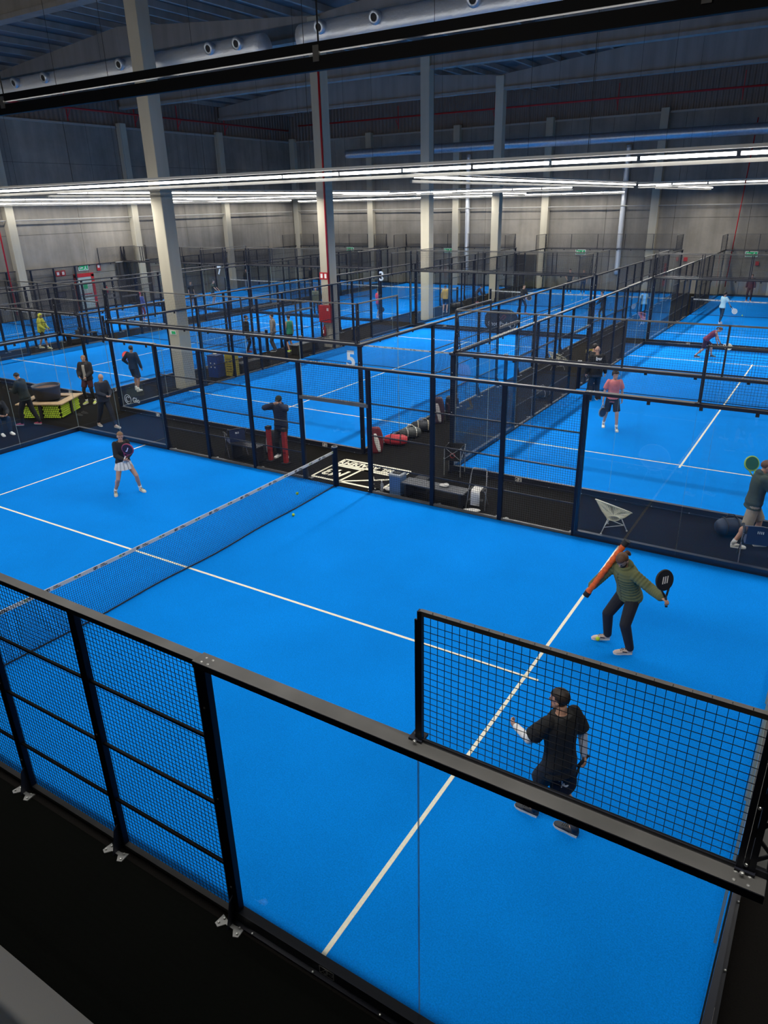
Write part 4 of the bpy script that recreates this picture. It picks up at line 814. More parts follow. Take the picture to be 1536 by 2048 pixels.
FAR = [
 ('man in dark jacket with red shoes, first of three standing by the column', (-14.15, 17.55), 40, 1.76, 'dkj', (0.016, 0.016, 0.016), 'pants', (0.010, 0.012, 0.02), 'long', HAIRD, (0.5, 0.03, 0.03)),
 ('man in beige-grey top, middle one of three standing by the column', (-13.2, 18.35), -150, 1.78, 'bgj', (0.26, 0.23, 0.20), 'pants', (0.04, 0.045, 0.055), 'long', HAIRD, (0.1, 0.11, 0.13)),
 ('man in green and black vest with lime shoes by the column', (-12.4, 18.6), 170, 1.72, 'grv', (0.02, 0.22, 0.12), 'shorts', BLK, 'none', HAIRD, (0.55, 0.75, 0.05)),
 ('dark-clothed player by the fence at the far left, nearer of two', (-29.9, 29.2), 0, 1.76, 'f1', BLK, 'shorts', BLK, 'short', HAIRD, (0.6, 0.6, 0.6)),
 ('dark-clothed player stretching out an arm at the far left', (-29.2, 30.6), 20, 1.76, 'f2', (0.02, 0.03, 0.03), 'shorts', BLK, 'short', HAIRD, (0.7, 0.7, 0.7)),
 ('small figure in red and blue top behind the far left fences', (-27.95, 23.05), 100, 1.70, 'f3', (0.07, 0.13, 0.45), 'leggings', (0.30, 0.02, 0.03), 'long', pm('cap_red', (.5, .05, .08), .7), (0.6, 0.3, 0.25)),
 ('player in dark top and pale leggings near the number 7 glass', (-33.3, 38.8), -40, 1.76, 'f4', BLK, 'leggings', (0.35, 0.33, 0.33), 'long', HAIRD, (0.7, 0.7, 0.7)),
 ('player in navy top beside the far left net', (-29.2, 42.2), 200, 1.70, 'f5', (0.012, 0.016, 0.03), 'pants', (0.15, 0.15, 0.2), 'long', HAIRL, (0.6, 0.6, 0.6)),
 ('person in olive top seen left of the hose column, behind the fences', (-18.9, 29.3), -60, 1.76, 'f6', (0.12, 0.13, 0.08), 'pants', BLK, 'long', HAIRD, (0.3, 0.3, 0.3)),
 ('person with pink top seen left of the hose column, behind the fences', (-18.2, 29.4), 200, 1.72, 'f7', (0.55, 0.28, 0.25), 'leggings', BLK, 'short', HAIRD, (0.6, 0.2, 0.2)),
 ('player in red top with a dark racket seen through many fences', (-14.4, 29.6), 60, 1.74, 'f8', (0.55, 0.03, 0.05), 'shorts', (0.05, 0.06, 0.14), 'short', HAIRD, (0.7, 0.7, 0.7)),
 ('person in mustard yellow top standing in the far aisle', (-11.9, 33.6), 100, 1.66, 'f9', (0.42, 0.28, 0.05), 'shorts', BLK, 'long', HAIRD, (0.2, 0.2, 0.2)),
 ('dark figure crouching by a bag in the far aisle', (-12.1, 38.7), 20, 1.40, 'f10', (0.03, 0.03, 0.05), 'pants', BLK, 'long', HAIRD, (0.6, 0.1, 0.1)),
 ('coach in dark tracksuit among loose balls on the far court', (-7.15, 34.7), -20, 1.76, 'f11', (0.014, 0.014, 0.018), 'pants', (0.012, 0.015, 0.03), 'long', HAIRD, (0.5, 0.12, 0.1)),
 ('player in dark grey at the far wall, hands on hips', (-8.1, 46.3), -70, 1.72, 'f12', (0.05, 0.055, 0.06), 'pants', BLK, 'short', HAIRD, (0.4, 0.4, 0.4)),
 ('light-haired player at the far wall beside a dark-haired one', (-7.0, 46.1), -90, 1.70, 'f13', (0.06, 0.07, 0.09), 'leggings', (0.02, 0.03, 0.06), 'short', HAIRL, (0.4, 0.4, 0.4)),
 ('dark-clothed player striding, seen between two fences left of the silver duct', (-1.95, 33.8), 200, 1.66, 'f14', BLK, 'leggings', BLK, 'long', HAIRD, (0.4, 0.3, 0.3)),
 ('woman in light blue top and dark leggings with a white racket', (4.1, 35.4), 60, 1.66, 'f15', (0.42, 0.66, 0.75), 'leggings', (0.012, 0.03, 0.055), 'short', HAIRD, (0.8, 0.7, 0.7)),
 ('bending player in dark pink and black dress with a round racket', (5.05, 25.4), 15, 1.62, 'f16', (0.16, 0.03, 0.08), 'shorts', (0.03, 0.012, 0.04), 'none', HAIRB, (0.015, 0.015, 0.015)),
 ('dark-clothed player at the far right end near the exit sign', (4.2, 45.9), -90, 1.70, 'f17', (0.05, 0.02, 0.03), 'pants', (0.03, 0.015, 0.02), 'long', HAIRB, (0.4, 0.1, 0.1)),
]
FP = {}
for i, (la, (x, y), hd_, H_, n_, tc_, bk, bc, tk, hm, sc_) in enumerate(FAR):
    kw = {}
    if n_ == 'f16': kw = dict(lean=(48, 0), crouch=0.10, feet=G((-0.12, 0.28, 0, 4), (0.1, -0.38, 0, -4, 0)), hands=G((-0.2, 0.45, 0.50), (0.12, 0.62, 0.42)))
    elif n_ == 'f10': kw = dict(lean=(40, 0), crouch=0.15, hands=G((-0.2, 0.4, 0.5), (0.2, 0.4, 0.5)))
    elif n_ in ('f11', 'f15', 'f14'): kw = dict(lean=(6, 0), feet=G((-0.16, 0.18, 0, 4), (0.14, -0.2, 0, -4, 0)), hands=G((-0.2, 0.35, 0.95), (0.26, 0.35, 0.86)))
    elif n_ == 'f2': kw = dict(lean=(12, 0), hands=G((-0.2, 0.45, 0.95), (0.26, 0.5, 1.0)))
    elif n_ == 'f12': kw = dict(hands=G((-0.22, 0.0, 1.0), (0.22, 0.0, 1.0)))
    onc = n_ in ('f3', 'f4', 'f5', 'f8', 'f11', 'f12', 'f13', 'f14', 'f15', 'f16', 'f17')
    FP[n_] = person(la, (x, y, 0.012 if onc else 0), hd_, H_, top={'n': n_, 'c': tc_, 'k': tk, 'part': 'top', 'g': 0.022}, bottom={'k': bk, 'n': n_ + 'b', 'c': bc}, hair={'m': hm, 'tail': n_ in ('f15', 'f16')}, shoe=pm('shoe_' + n_, sc_, 0.7), vox=0.02, skin=SKIN, girl=n_ in ('f15', 'f16', 'f7'), **kw)
RB = pm('racket_blk', (0.02, 0.022, 0.03), 0.35)
racket('white and black racket in the hand of the player in light blue', FP['f15']['wr'][1] + Vector((0.05, 0, -0.05)), (0.5, 0.1, -0.6), (0.5, -0.85, 0.1), pm('racket_white', (0.55, 0.6, 0.65), 0.4), WHITE)
racket('round yellow and white racket held low by the bending player', FP['f16']['wr'][1] + Vector((0.05, 0, -0.03)), (0.8, 0.1, -0.3), (0.5, -0.85, 0.2), pm('racket_yw', (0.75, 0.72, 0.45), 0.4), WHITE)
racket('patterned racket held by the coach on the far court', FP['f11']['wr'][1] + Vector((0.05, 0, 0.0)), (0.8, 0.2, 0.1), (0.5, -0.85, 0.2), RB, pm('racket_orange', (0.6, 0.3, 0.12), 0.4))
racket('dark racket carried by the player in the red top', FP['f8']['wr'][1] + Vector((0, 0, -0.06)), (0.2, 0.1, -0.9), (0.5, -0.85, 0.2), RB, BLACKM)
# ================================================================== THINGS
def ball(label, loc, grp=None):
    o = link('tennis_ball', BALL, None, loc); tag(o, label, 'ball', grp); return o
mb = MB(); mb.ell((0, 0, 0), (0.034, 0.034, 0.034), BALLM, nu=16, nv=10); BALL = mb.mesh('tennis_ball', True)
ball('tennis ball in the air just before the net of the nearest court', (-0.06, 3.55, 0.30)); ball('tennis ball lying beside the net of the nearest court', (0.26, 2.98, 0.046))
ball('tennis ball beside the foot of the man in the olive puffer jacket', (7.60, 1.36, 0.10)); ball('tennis ball bouncing behind the player in light blue', (5.15, 35.3, 0.5))
rb = random.Random(3)
for i in range(34):
    x = -5.85 + rb.uniform(-4.6, 4.6); y = rb.gauss(38.0, 1.6) if i % 3 else rb.uniform(33.0, 38.0)
    ball('loose tennis ball lying on the far court strewn with balls', (x, min(max(y, 31), 44), 0.046), 'loose balls on the far court')
ball('tennis ball on the court beyond the aisle of court five', (-12.6, 33.2, 0.046)); ball('tennis ball by the number 3 court fence', (-8.6, 27.9, 0.034))
# --- round planter over a base packed with balls
t = thing('ball_base_bench', 'wooden-topped bench whose base is packed with yellow-green tennis balls', 'bench', (-12.78, 5.98, 0), math.radians(28))
WOOD = pm('plywood', (0.42, 0.29, 0.16), 0.6, var=0.15, scale=5)
mb = MB()
for e in (-1, 1):
    mb.box((0, e * 0.62, 0.50), (1.62, 0.34, 0.04), WOOD, bev=0.01); mb.box((e * 0.66, 0, 0.50), (0.30, 0.94, 0.04), WOOD, bev=0.01)
mb.build('bench_top', t)
mb = MB(); mb.box((0, 0, 0.24), (1.22, 1.22, 0.46), BLACKM); mb.build('inner_box', t)
mb = MB(); mb.box((0, -0.72, 0.25), (0.10, 0.06, 0.48), BLACKM); mb.box((0.72, 0, 0.25), (0.06, 0.10, 0.48), BLACKM); mb.build('corner_strip', t)
Mt = Matrix.Translation((-12.78, 5.98, 0)) @ Matrix.Rotation(math.radians(28), 4, 'Z')
cnt = 0
for (fx, fy, ux, uy) in ((0, -0.66, 1, 0), (0.66, 0, 0, 1), (-0.66, 0, 0, 1)):
    for r in range(7):
        for k in range(19 if fx == 0 else 17):
            a = -0.62 + k * 0.0765 + (0.038 if r % 2 else 0)
            if a > 0.64: continue
            if fx == 0 and -0.06 < a < 0.06: continue
            if cnt >= 290: break
            p = Mt @ Vector((fx + ux * a, fy + uy * a + (0 if fx == 0 else 0.04), 0.040 + r * 0.066)); 
            ball('tennis ball packed into the base of the wooden bench', p, 'balls packed in the bench base'); cnt += 1
t = thing('round_planter', 'large round black drum planter standing on the wooden bench top', 'planter', (-12.86, 5.98, 0.52))
mb = MB(); mb.lathe([(0.40, 0.0), (0.45, 0.40), (0.47, 0.46), (0.43, 0.46), (0.41, 0.36)], pm('planter_black', (0.018, 0.018, 0.02), 0.5), n=48); mb.build('drum', t, smooth=True)
mb = MB(); mb.lathe([(0.415, 0.37), (0.001, 0.40)], pm('bark', (0.12, 0.065, 0.035), 0.9, var=0.6, scale=30), n=48); mb.build('bark_fill', t)
# --- string chairs
def string_chair(label, loc, rz, col_, fr_):
    t = thing('string_chair', label, 'chair', loc, rz)
    cm = pm('string_' + col_[0], col_[1], 0.5); fm = pm('frame_' + col_[0], fr_, 0.5)
    def rim(a): # pear-shaped tilted rim
        x = 0.36 * math.cos(a); y = 0.42 * math.sin(a); return Vector((x, -y * 0.92 + 0.02, 0.55 + 0.20 * math.sin(a)))
    def low(a): x = 0.13 * math.cos(a); y = 0.13 * math.sin(a); return Vector((x, -y + 0.05, 0.27))
    mb = MB(); mb.path([rim(k * PI / 20) for k in range(40)], 0.013, cm, n=8, closed=True); mb.path([low(k * PI / 10) for k in range(20)], 0.010, cm, n=6, closed=True); mb.build('rim', t, smooth=True)
    mb = MB(); n = 84
    for k in range(n):
        a = 2 * PI * k / n; p, q = rim(a), low(a + 0.02); m_ = p.lerp(q, 0.55) + Vector((0, 0, -0.03)); mb.path([p, m_, q], 0.0035, cm, n=4)
    mb.build('strings', t)
    for (x, y) in ((-0.24, 0.22), (0.24, 0.22), (0.0, -0.30)):
        mb = MB(); mb.tube((x * 0.5, y * 0.5 + 0.03, 0.31), (x, y, 0.02), 0.010, fm, n=8); mb.ell((x, y, 0.018), (0.018, 0.018, 0.018), fm); mb.build('leg', t, smooth=True)
    mb = MB(); P_ = [Vector((-0.185, 0.175, .14)), Vector((0.185, 0.175, .14)), Vector((0, -0.235, .14))]
    for i in range(3): mb.tube(P_[i], P_[(i + 1) % 3], 0.007, fm, n=6)
    mb.build('brace', t); return t
string_chair('cream string chair with three thin legs standing alone behind the glass', (6.58, 5.66, 0), math.radians(-23), ('cream', (0.72, 0.68, 0.50)), (0.45, 0.46, 0.46))
string_chair('cream string chair beside the dividing fence of court five', (0.20, 20.3, 0), math.radians(-30), ('cream', (0.72, 0.68, 0.50)), (0.45, 0.46, 0.46))
string_chair('red and white string chair in the far aisle', (0.6, 33.0, 0), math.radians(-30), ('red', (0.62, 0.16, 0.18)), (0.5, 0.5, 0.5))
# --- sling chairs
def sling_chair(label, loc, rz, towel=False):
    t = thing('sling_chair', label, 'chair', loc, rz); fm = pm('chair_tube', (0.10, 0.10, 0.12), 0.4, metal=0.5); sm = pm('navy_sling', (0.010, 0.022, 0.07), 0.8)
    for e in (-1, 1):
        mb = MB(); mb.tube((e * 0.27, 0.24, 0), (e * 0.24, -0.14, 0.62), 0.011, fm, n=8); mb.tube((e * 0.27, -0.22, 0), (e * 0.24, 0.22, 0.62), 0.011, fm, n=8); mb.build('crossed_legs', t)
        mb = MB(); mb.box((e * 0.25, 0.03, 0.635), (0.045, 0.46, 0.022), BLACKM, bev=0.006); mb.build('armrest', t)
    mb = MB(); mb.path([(-0.25, -0.20, 0.64), (-0.27, -0.27, 0.80), (0, -0.30, 0.83), (0.27, -0.27, 0.80), (0.25, -0.20, 0.64)], 0.011, fm); mb.build('back_tube', t, smooth=True)
    mb = MB(); mb.box((0, 0.02, 0.42), (0.46, 0.42, 0.015), sm); mb.build('seat', t)
    mb = MB(); mb.box((0, -0.275, 0.63), (0.44, 0.015, 0.36), sm); mb.build('backrest', t)
    mb = MB()
    for x in (-0.045, -0.015, 0.015, 0.045): mb.box((x, -0.284, 0.70), (0.014, 0.003, 0.05), WHITE)
    mb.build('back_mark', t)
sling_chair('folding chair with navy sling back, beside the man in the dark green hoodie', (9.30, 5.62, 0), math.radians(-14 + 24))
sling_chair('folding chair with navy sling behind the fence, near the man in the navy jacket', (-3.95, 5.68, 0), math.radians(60))
sling_chair('folding chair at the left frame edge under the seated person', (-12.52, 3.35, 0), math.radians(-100))
TOWEL = pm('white_towel', (0.72, 0.70, 0.66), 0.95, var=0.08, scale=12, bump=0.5, bscale=20)
mb = MB(); mb.ell((0, 0, 0), (0.16, 0.13, 0.05), TOWEL); mb.ell((0.06, 0.04, 0.02), (0.10, 0.10, 0.05), TOWEL); tag(mb.build('towel', smooth=True, loc=(-3.95, 5.70, 0.475)), 'crumpled pale towel on the navy sling chair behind the fence', 'towel')
# --- benches
def bench(label, loc, rz, L_, mat, slats=True, h=0.45):
    t = thing('bench', label, 'bench', loc, rz)
    mb = MB()
    for k in range(5): mb.box((0, -0.16 + k * 0.08, h - 0.015), (L_, 0.066, 0.03), mat)
    mb.build('seat', t)
    for e in (-1, 1):
        mb = MB(); mb.box((e * (L_ / 2 - 0.10), 0, (h - 0.03) / 2), (0.06, 0.36, h - 0.03), BLACKM, bev=0.005); mb.build('support', t)
    return t
GREYB = pm('grey_bench', (0.10, 0.105, 0.115), 0.5)
bench('grey slatted bench along the fence, between the water bin and the towel stool', (2.58, 5.36, 0), 0, 1.62, GREYB, h=0.37)
bench('dark bench behind the fence between the sling chair and the red posts', (-3.35, 5.5, 0), 0, 1.0, pm('dark_bench', (0.02, 0.02, 0.024), 0.5))
bench('grey bench beside the column with the hose cabinet', (-11.75, 18.9, 0), PI / 2, 1.8, GREYB)
bench('dark bench behind the blue and yellow bins', (-11.2, 14.6, 0), PI / 2, 1.9, pm('dark_bench', (0.02, 0.02, 0.024), 0.5))
bench('dark bench in the aisle near the person in the yellow hooded top', (-24.4, 15.9, 0), PI / 2, 1.8, pm('dark_bench', (0.02, 0.02, 0.024), 0.5))
mb = MB(); mb.box((0, 0, 0.1), (0.35, 0.5, 0.2), pm('carton_dark', (0.05, 0.045, 0.04), 0.8), bev=0.01); mb.box((0, 0.05, 0.26), (0.3, 0.3, 0.12), pm('carton_dark', (0.05, 0.045, 0.04), 0.8), bev=0.01); tag(mb.build('equipment_box', loc=(-24.4, 15.9, 0.45)), 'dark stacked equipment box on the aisle bench', 'box')
# --- under the bench row
t = thing('water_bin', 'translucent blue-grey square bin beside the slatted bench', 'bin', (1.58, 5.34, 0))
BT = pm('blue_translucent', (0.10, 0.19, 0.36), 0.35); mb = MB()
mb.prism([(-.15, -.15), (.15, -.15), (.15, .15), (-.15, .15)], 0.0, 0.46, BT); mb.build('bin_body', t)
mb = MB(); mb.box((0, 0, 0.49), (0.34, 0.34, 0.06), pm('bin_lid', (0.30, 0.33, 0.36), 0.5), bev=0.02); mb.box((0, 0, 0.53), (0.2, 0.2, 0.03), BLACKM, bev=0.01); mb.build('lid', t)
t = thing('storage_cube', 'black cube box under the left end of the slatted bench', 'box', (2.02, 5.78, 0)); mb = MB(); mb.box((0, 0, 0.17), (0.34, 0.34, 0.34), BLACKM, bev=0.01); mb.build('cube', t)
t = thing('water_bottle', 'clear plastic water bottle standing by the fence post', 'bottle', (1.20, 5.22, 0)); mb = MB()
PL = pm('clear_plastic', (0.40, 0.42, 0.42), 0.15); mb.lathe([(0.001, 0), (0.036, 0.005), (0.038, 0.06), (0.034, 0.09), (0.038, 0.12), (0.038, 0.2), (0.014, 0.25), (0.014, 0.27)], PL, n=20); mb.build('bottle_body', t, smooth=True)
mb = MB(); mb.tube((0, 0, 0.265), (0, 0, 0.29), 0.017, WHITE); mb.build('bottle_cap', t)
mb = MB(); mb.ell((0, 0, 0.05), (0.12, 0.09, 0.05), TOWEL); mb.ell((0.08, 0.0, 0.05), (0.08, 0.1, 0.045), TOWEL); tag(mb.build('towel', smooth=True, loc=(1.32, 5.36, 0)), 'white towel heaped on the floor between bottle and blue bin', 'towel')
mb = MB(); mb.ell((0, 0, 0.03), (0.11, 0.07, 0.035), TOWEL); mb.ell((0.05, 0.02, 0.045), (0.07, 0.07, 0.04), TOWEL); tag(mb.build('towel', smooth=True, loc=(2.78, 5.40, 0.37)), 'small white towel crumpled on the slatted bench', 'towel')
t = thing('folding_step_stool', 'folding metal step stool with high handle behind the fence', 'stool', (3.62, 5.42, 0), math.radians(8)); TB = pm('stool_tube', (0.42, 0.42, 0.42), 0.35, metal=0.6)
mb = MB(); mb.path([(-.22, -.12, 0), (-.20, 0.02, .45), (-.17, .13, .86), (-.14, .15, .90), (.14, .15, .90), (.17, .13, .86), (.20, .02, .45), (.22, -.12, 0)], 0.012, TB, n=8); mb.build('front_frame', t, smooth=True)
mb = MB(); mb.path([(-.18, .28, 0), (-.18, -.02, .42), (.18, -.02, .42), (.18, .28, 0)], 0.011, TB, n=8); mb.build('rear_frame', t, smooth=True)
mb = MB(); mb.box((0, 0.02, .45), (.36, .26, .03), BLACKM, bev=.01); mb.build('top_step', t)
mb = MB(); mb.box((0, -0.08, .22), (.34, .14, .02), BLACKM, bev=.006); mb.build('lower_step', t)
mb = MB()
V = []; F = []; prof = [(0.16, .47), (-0.10, .475), (-0.155, .46), (-0.165, .36), (-0.17, .12)]
for i, (y, z) in enumerate(prof):
    for x in (-.105, -.035, .035, .105): V.append((x, y + 0.008 * math.sin(x * 40), z))
for i in range(4):
    for k in range(3): F.append((i * 4 + k, i * 4 + k + 1, i * 4 + k + 5, i * 4 + k + 4))
mb.add(V, F, TOWEL); o = mb.build('towel', smooth=True, loc=(3.62, 5.42, 0), rot=(0, 0, math.radians(8))); so = o.modifiers.new('s', 'SOLIDIFY'); so.thickness = 0.02; tag(o, 'white towel draped over the folding metal step stool', 'towel')
mb = MB(); mb.ell((0, 0, 0.02), (0.20, 0.09, 0.03), TOWEL); tag(mb.build('towel', smooth=True, loc=(3.60, 5.20, 0), rot=(0, 0, .4)), 'grey-white cloth on the floor under the step stool', 'towel')
# --- ball cart
t = thing('ball_cart', 'wheeled ball cart with black basket and crossed metal legs', 'cart', (2.22, 7.06, 0), math.radians(10)); CH = pm('cart_chrome', (0.5, 0.5, 0.48), 0.3, metal=0.7)
for x in (-.21, .21):
    for y in (-.2, .2):
        mb = MB(); mb.tube((x, y, 0.06), (x, y, 0.80), 0.010, CH, n=8); mb.build('leg', t); mb = MB(); mb.tube((x - .012, y, 0.033), (x + .012, y, 0.033), 0.033, BLACKM, n=14); mb.build('castor', t)
mb = MB()
for e in (-1, 1):
    mb.tube((-.2, e * .215, .80), (.2, e * .215, .50), 0.006, CH, n=6); mb.tube((.2, e * .215, .80), (-.2, e * .215, .50), 0.006, CH, n=6)
    mb.tube((e * .225, -.2, .80), (e * .225, .2, .50), 0.006, CH, n=6); mb.tube((e * .225, .2, .80), (e * .225, -.2, .50), 0.006, CH, n=6)
mb.build('scissor_rods', t)
mb = MB(); mb.prism([(-.20, -.19), (.20, -.19), (.20, .19), (-.20, .19)], 0.46, 0.48, BLACKM)
for e in (-1, 1): mb.box((0, e * .19, .64), (.40, .01, .34), BLACKM); mb.box((e * .20, 0, .64), (.01, .38, .34), BLACKM)
mb.build('basket', t); mb = MB(); mb.path([(math.cos(a) * .06, -.197, .60 + math.sin(a) * .06) for a in [k * PI / 10 for k in range(20)]], 0.008, RED, n=4, closed=True); mb.build('basket_emblem', t)
# --- bags along the corner of court five
def duffel(label, loc, rz, L_, r, mat, trim, name='sports_bag'):
    t = thing(name, label, 'bag', loc, rz); mb = MB(); rings = []
    for k in range(13):
        u = -1 + k / 6; q = (1 - abs(u) ** 4 * 0.45); wob = 1 + 0.06 * noise.noise(Vector((u * 3, loc[0], loc[1]))); rings.append(((u * L_ / 2, 0, r * 0.92), (0, r * q * wob, 0), (0, 0, r * 0.9 * q)))
    mb.loft(rings, mat, n=20); mb.build('bag_body', t, smooth=True)
    mb = MB()
    for x in (-L_ * .22, L_ * .22): mb.path([(x, math.cos(a) * r * 1.03, r * .92 + math.sin(a) * r * .95) for a in [k * PI / 12 for k in range(-2, 15)]], 0.014, trim, n=6)
    mb.build('strap', t); mb = MB(); mb.path([(-L_ * .22, 0, r * 1.8), (-L_ * .1, .03, r * 2.25), (L_ * .1, .03, r * 2.2), (L_ * .22, 0, r * 1.8)], 0.012, trim, n=6); mb.build('handle', t, smooth=True); return t
def racketbag(label, loc, rz, tilt, H_, mat, mat2):
    t = thing('racket_bag', label, 'bag', loc, rz); M = Matrix.Rotation(tilt, 4, 'X'); mb = MB(); rings = []
    for k in range(14):
        u = k / 13; wd = 0.21 * math.sin(PI * (0.16 + 0.76 * u)) ** .45; rings.append((M @ Vector((0, 0.10, u * H_)), (wd, 0, 0), tuple(M.to_3x3() @ Vector((0, 0.11, 0)))))
    mb.loft(rings, mat, n=18); mb.build('bag_body', t, smooth=True)
    mb = MB(); rings = []
    for k in range(10):
        u = .06 + k / 9 * .72; rings.append((M @ Vector((0.10 - 0.16 * u, -0.01, u * H_)), (0.065 * math.sin(PI * (k + 1) / 11) ** .5, 0, 0), tuple(M.to_3x3() @ Vector((0, 0.03, 0)))))
    mb.loft(rings, mat2, n=14); mb.build('front_pocket', t, smooth=True)
    mb = MB(); mb.path([M @ Vector(p) for p in ((-.06, .2, H_ * .85), (-.08, .26, H_ * .6), (-.06, .22, H_ * .2))], 0.015, BLACKM, n=6); mb.build('strap', t, smooth=True); return t
racketbag('white and dark red racket bag standing against the corner post of court five', (-0.50, 7.62, 0), math.radians(35), -0.10, 0.72, pm('bag_maroon', (0.14, 0.008, 0.014), 0.6), pm('bag_white', (0.68, 0.66, 0.60), 0.6))
duffel('bright red sports bag lying in the row of bags', (-0.42, 8.55, 0), math.radians(25), 0.66, 0.17, pm('bag_red', (0.52, 0.03, 0.04), 0.6, var=.2), BLACKM)
duffel('grey and white sports bag lying between the red bag and the black bag', (-0.40, 9.35, 0), math.radians(50), 0.62, 0.17, pm('bag_grey', (0.07, 0.075, 0.07), 0.6, var=.3), pm('bag_white', (0.68, 0.66, 0.60), 0.6))
duffel('black sports bag lying behind the grey bag', (-0.40, 10.1, 0), math.radians(35), 0.70, 0.18, pm('bag_black', (0.012, 0.014, 0.018), 0.6), pm('bag_cream', (0.5, 0.42, 0.3), 0.6))
racketbag('tall black racket bag standing at the far end of the row of bags', (-0.38, 11.0, 0), math.radians(20), -0.12, 0.82, pm('bag_plum', (0.03, 0.012, 0.025), 0.6), pm('bag_silver', (0.35, 0.33, 0.33), 0.6))
racketbag('black racket bag with white piping standing at its end, leaning on its neighbour', (-0.20, 11.45, 0), math.radians(-10), 0.08, 0.78, pm('bag_black', (0.012, 0.014, 0.018), 0.6), pm('bag_plum', (0.03, 0.012, 0.025), 0.6))
racketbag('black and white racket bag leaning beside the man in the navy jacket', (-3.25, 6.15, 0), math.radians(-20), -0.2, 0.66, pm('bag_black', (0.012, 0.014, 0.018), 0.6), pm('bag_silver', (0.35, 0.33, 0.33), 0.6))
duffel('dark bag hanging low behind the man in the dark green hoodie', (8.72, 6.62, 0), math.radians(30), 0.55, 0.20, pm('bag_navy', (0.010, 0.018, 0.04), 0.6), BLACKM)
duffel('dark round bag lying in the aisle beside the broad man in black', (1.35, 15.6, 0), math.radians(80), 0.7, 0.2, pm('bag_black', (0.012, 0.014, 0.018), 0.6), pm('bag_silver', (0.35, 0.33, 0.33), 0.6))
duffel('dark bag heap in the far aisle behind the person in mustard yellow', (-11.7, 34.9, 0), math.radians(60), 0.9, 0.26, pm('bag_black', (0.012, 0.014, 0.018), 0.6), BLACKM)
# --- red padded posts
for x, y, l in ((-2.72, 5.72, 'red padded post in front of the man in the navy jacket, nearer the sling chair'), (-2.20, 5.74, 'red padded post in front of the man in the navy jacket, nearer the net post')):
    t = thing('padded_post', l, 'post', (x, y, 0)); mb = MB(); mb.box((0, 0, 0.46), (0.11, 0.11, 0.88), pm('pad_red', (0.34, 0.02, 0.02), 0.6, var=.15), bev=0.015); mb.build('pad', t); mb = MB(); mb.box((0, 0, 0.94), (0.13, 0.13, 0.09), BLACKM, bev=.01); mb.build('post_cap', t)
    mb = MB(); mb.box((0, 0, 0.012), (0.2, 0.2, 0.024), BLACKM, bev=.005); mb.build('foot_plate', t)
# --- bins
t = thing('recycling_bin', 'blue square bin standing beside the yellow one in the aisle', 'bin', (-11.75, 12.95, 0), .1); mb = MB(); mb.box((0, 0, .42), (.50, .46, .84), pm('bin_blue', (0.012, 0.05, 0.24), 0.5), bev=.02); mb.build('bin_body', t); mb = MB(); mb.box((0, 0, .87), (.52, .48, .06), pm('bin_blue_dark', (0.01, 0.03, 0.12), 0.5), bev=.02); mb.build('lid', t)
mb = MB(); [mb.box((x, -.232, z), (.06, .004, .05), WHITE) for x in (-.08, .12) for z in (.42, .58)]; mb.build('bin_label', t)
t = thing('recycling_bin', 'yellow slotted bin beside the blue one in the aisle', 'bin', (-11.28, 13.4, 0), .1); YL = pm('bin_yellow', (0.55, 0.42, 0.03), 0.5, var=.1)
mb = MB(); mb.box((0, 0, .42), (.40, .42, .84), YL, bev=.02); mb.build('bin_body', t); mb = MB(); mb.box((0, 0, .87), (.42, .44, .06), YL, bev=.02); mb.build('lid', t); mb = MB(); [mb.box((0, -.214, z), (.26, .006, .02), BLACKM) for z in (.2, .3, .4, .5, .6, .7)]; mb.build('slot', t)
mb = MB(); mb.ell((0, 0, .03), (.10, .06, .035), TOWEL); tag(mb.build('paper_litter', smooth=True, loc=(-11.75, 12.95, .90)), 'crumpled paper lying on the blue bin lid', 'litter')
t = thing('recycling_bin', 'tall yellow open-topped bin beyond the broad man in black', 'bin', (1.62, 20.3, 0)); mb = MB(); mb.lathe([(.17, 0), (.21, .80), (.25, .80), (.25, .90), (.19, .90), (.17, .60)], YL, n=20); mb.build('bin_body', t)
# --- floor emblem
t = thing('floor_emblem', 'large cream M3 PADEL ACADEMY emblem painted on the dark aisle floor', 'emblem', (-0.03, 5.99, 0.004), PI); t.scale = (0.98, 1.26, 1); EM = pm('emblem_cream', (0.85, 0.80, 0.62), 0.8)
mb = MB()
def sg(a, b, w_=0.062): mb.bar((a[0], a[1], 0), (b[0], b[1], 0), w_, 0.004, EM)
for a, b in (((-1.15, -.62), (.95, -.62)), ((-1.15, -.62), (-1.15, -.30)), ((.95, -.62), (.95, -.30)), ((-1.15, -.30), (.95, -.30)), ((-1.15, .55), (-1.0, .55)), ((-1.15, -.22), (-1.15, .55)), ((-1.15, .55), (.98, .55)), ((.98, .55), (.98, -.22)), ((-1.15, -.22), (.98, -.22)), ((.06, -.22), (.12, .55)), ((.12, .55), (-1.15, -.10)), ((-.62, .17), (-.25, -.22)), ((0.0, -.22), (-.25, -.22))): sg(a, b)
add_text(mb, 'PADEL ACADEMY', 0.27, EM, Matrix.Translation((-.1, -.46, 0)), depth=0.002, bold=.008); add_text(mb, 'M3', 0.52, EM, Matrix.Translation((.55, .15, 0)), depth=0.002, bold=.015, shear=.15)
mb.ell((-.75, .38, 0), (.06, .06, .003), EM, nu=16, nv=4); mb.build('painted_lines', t)
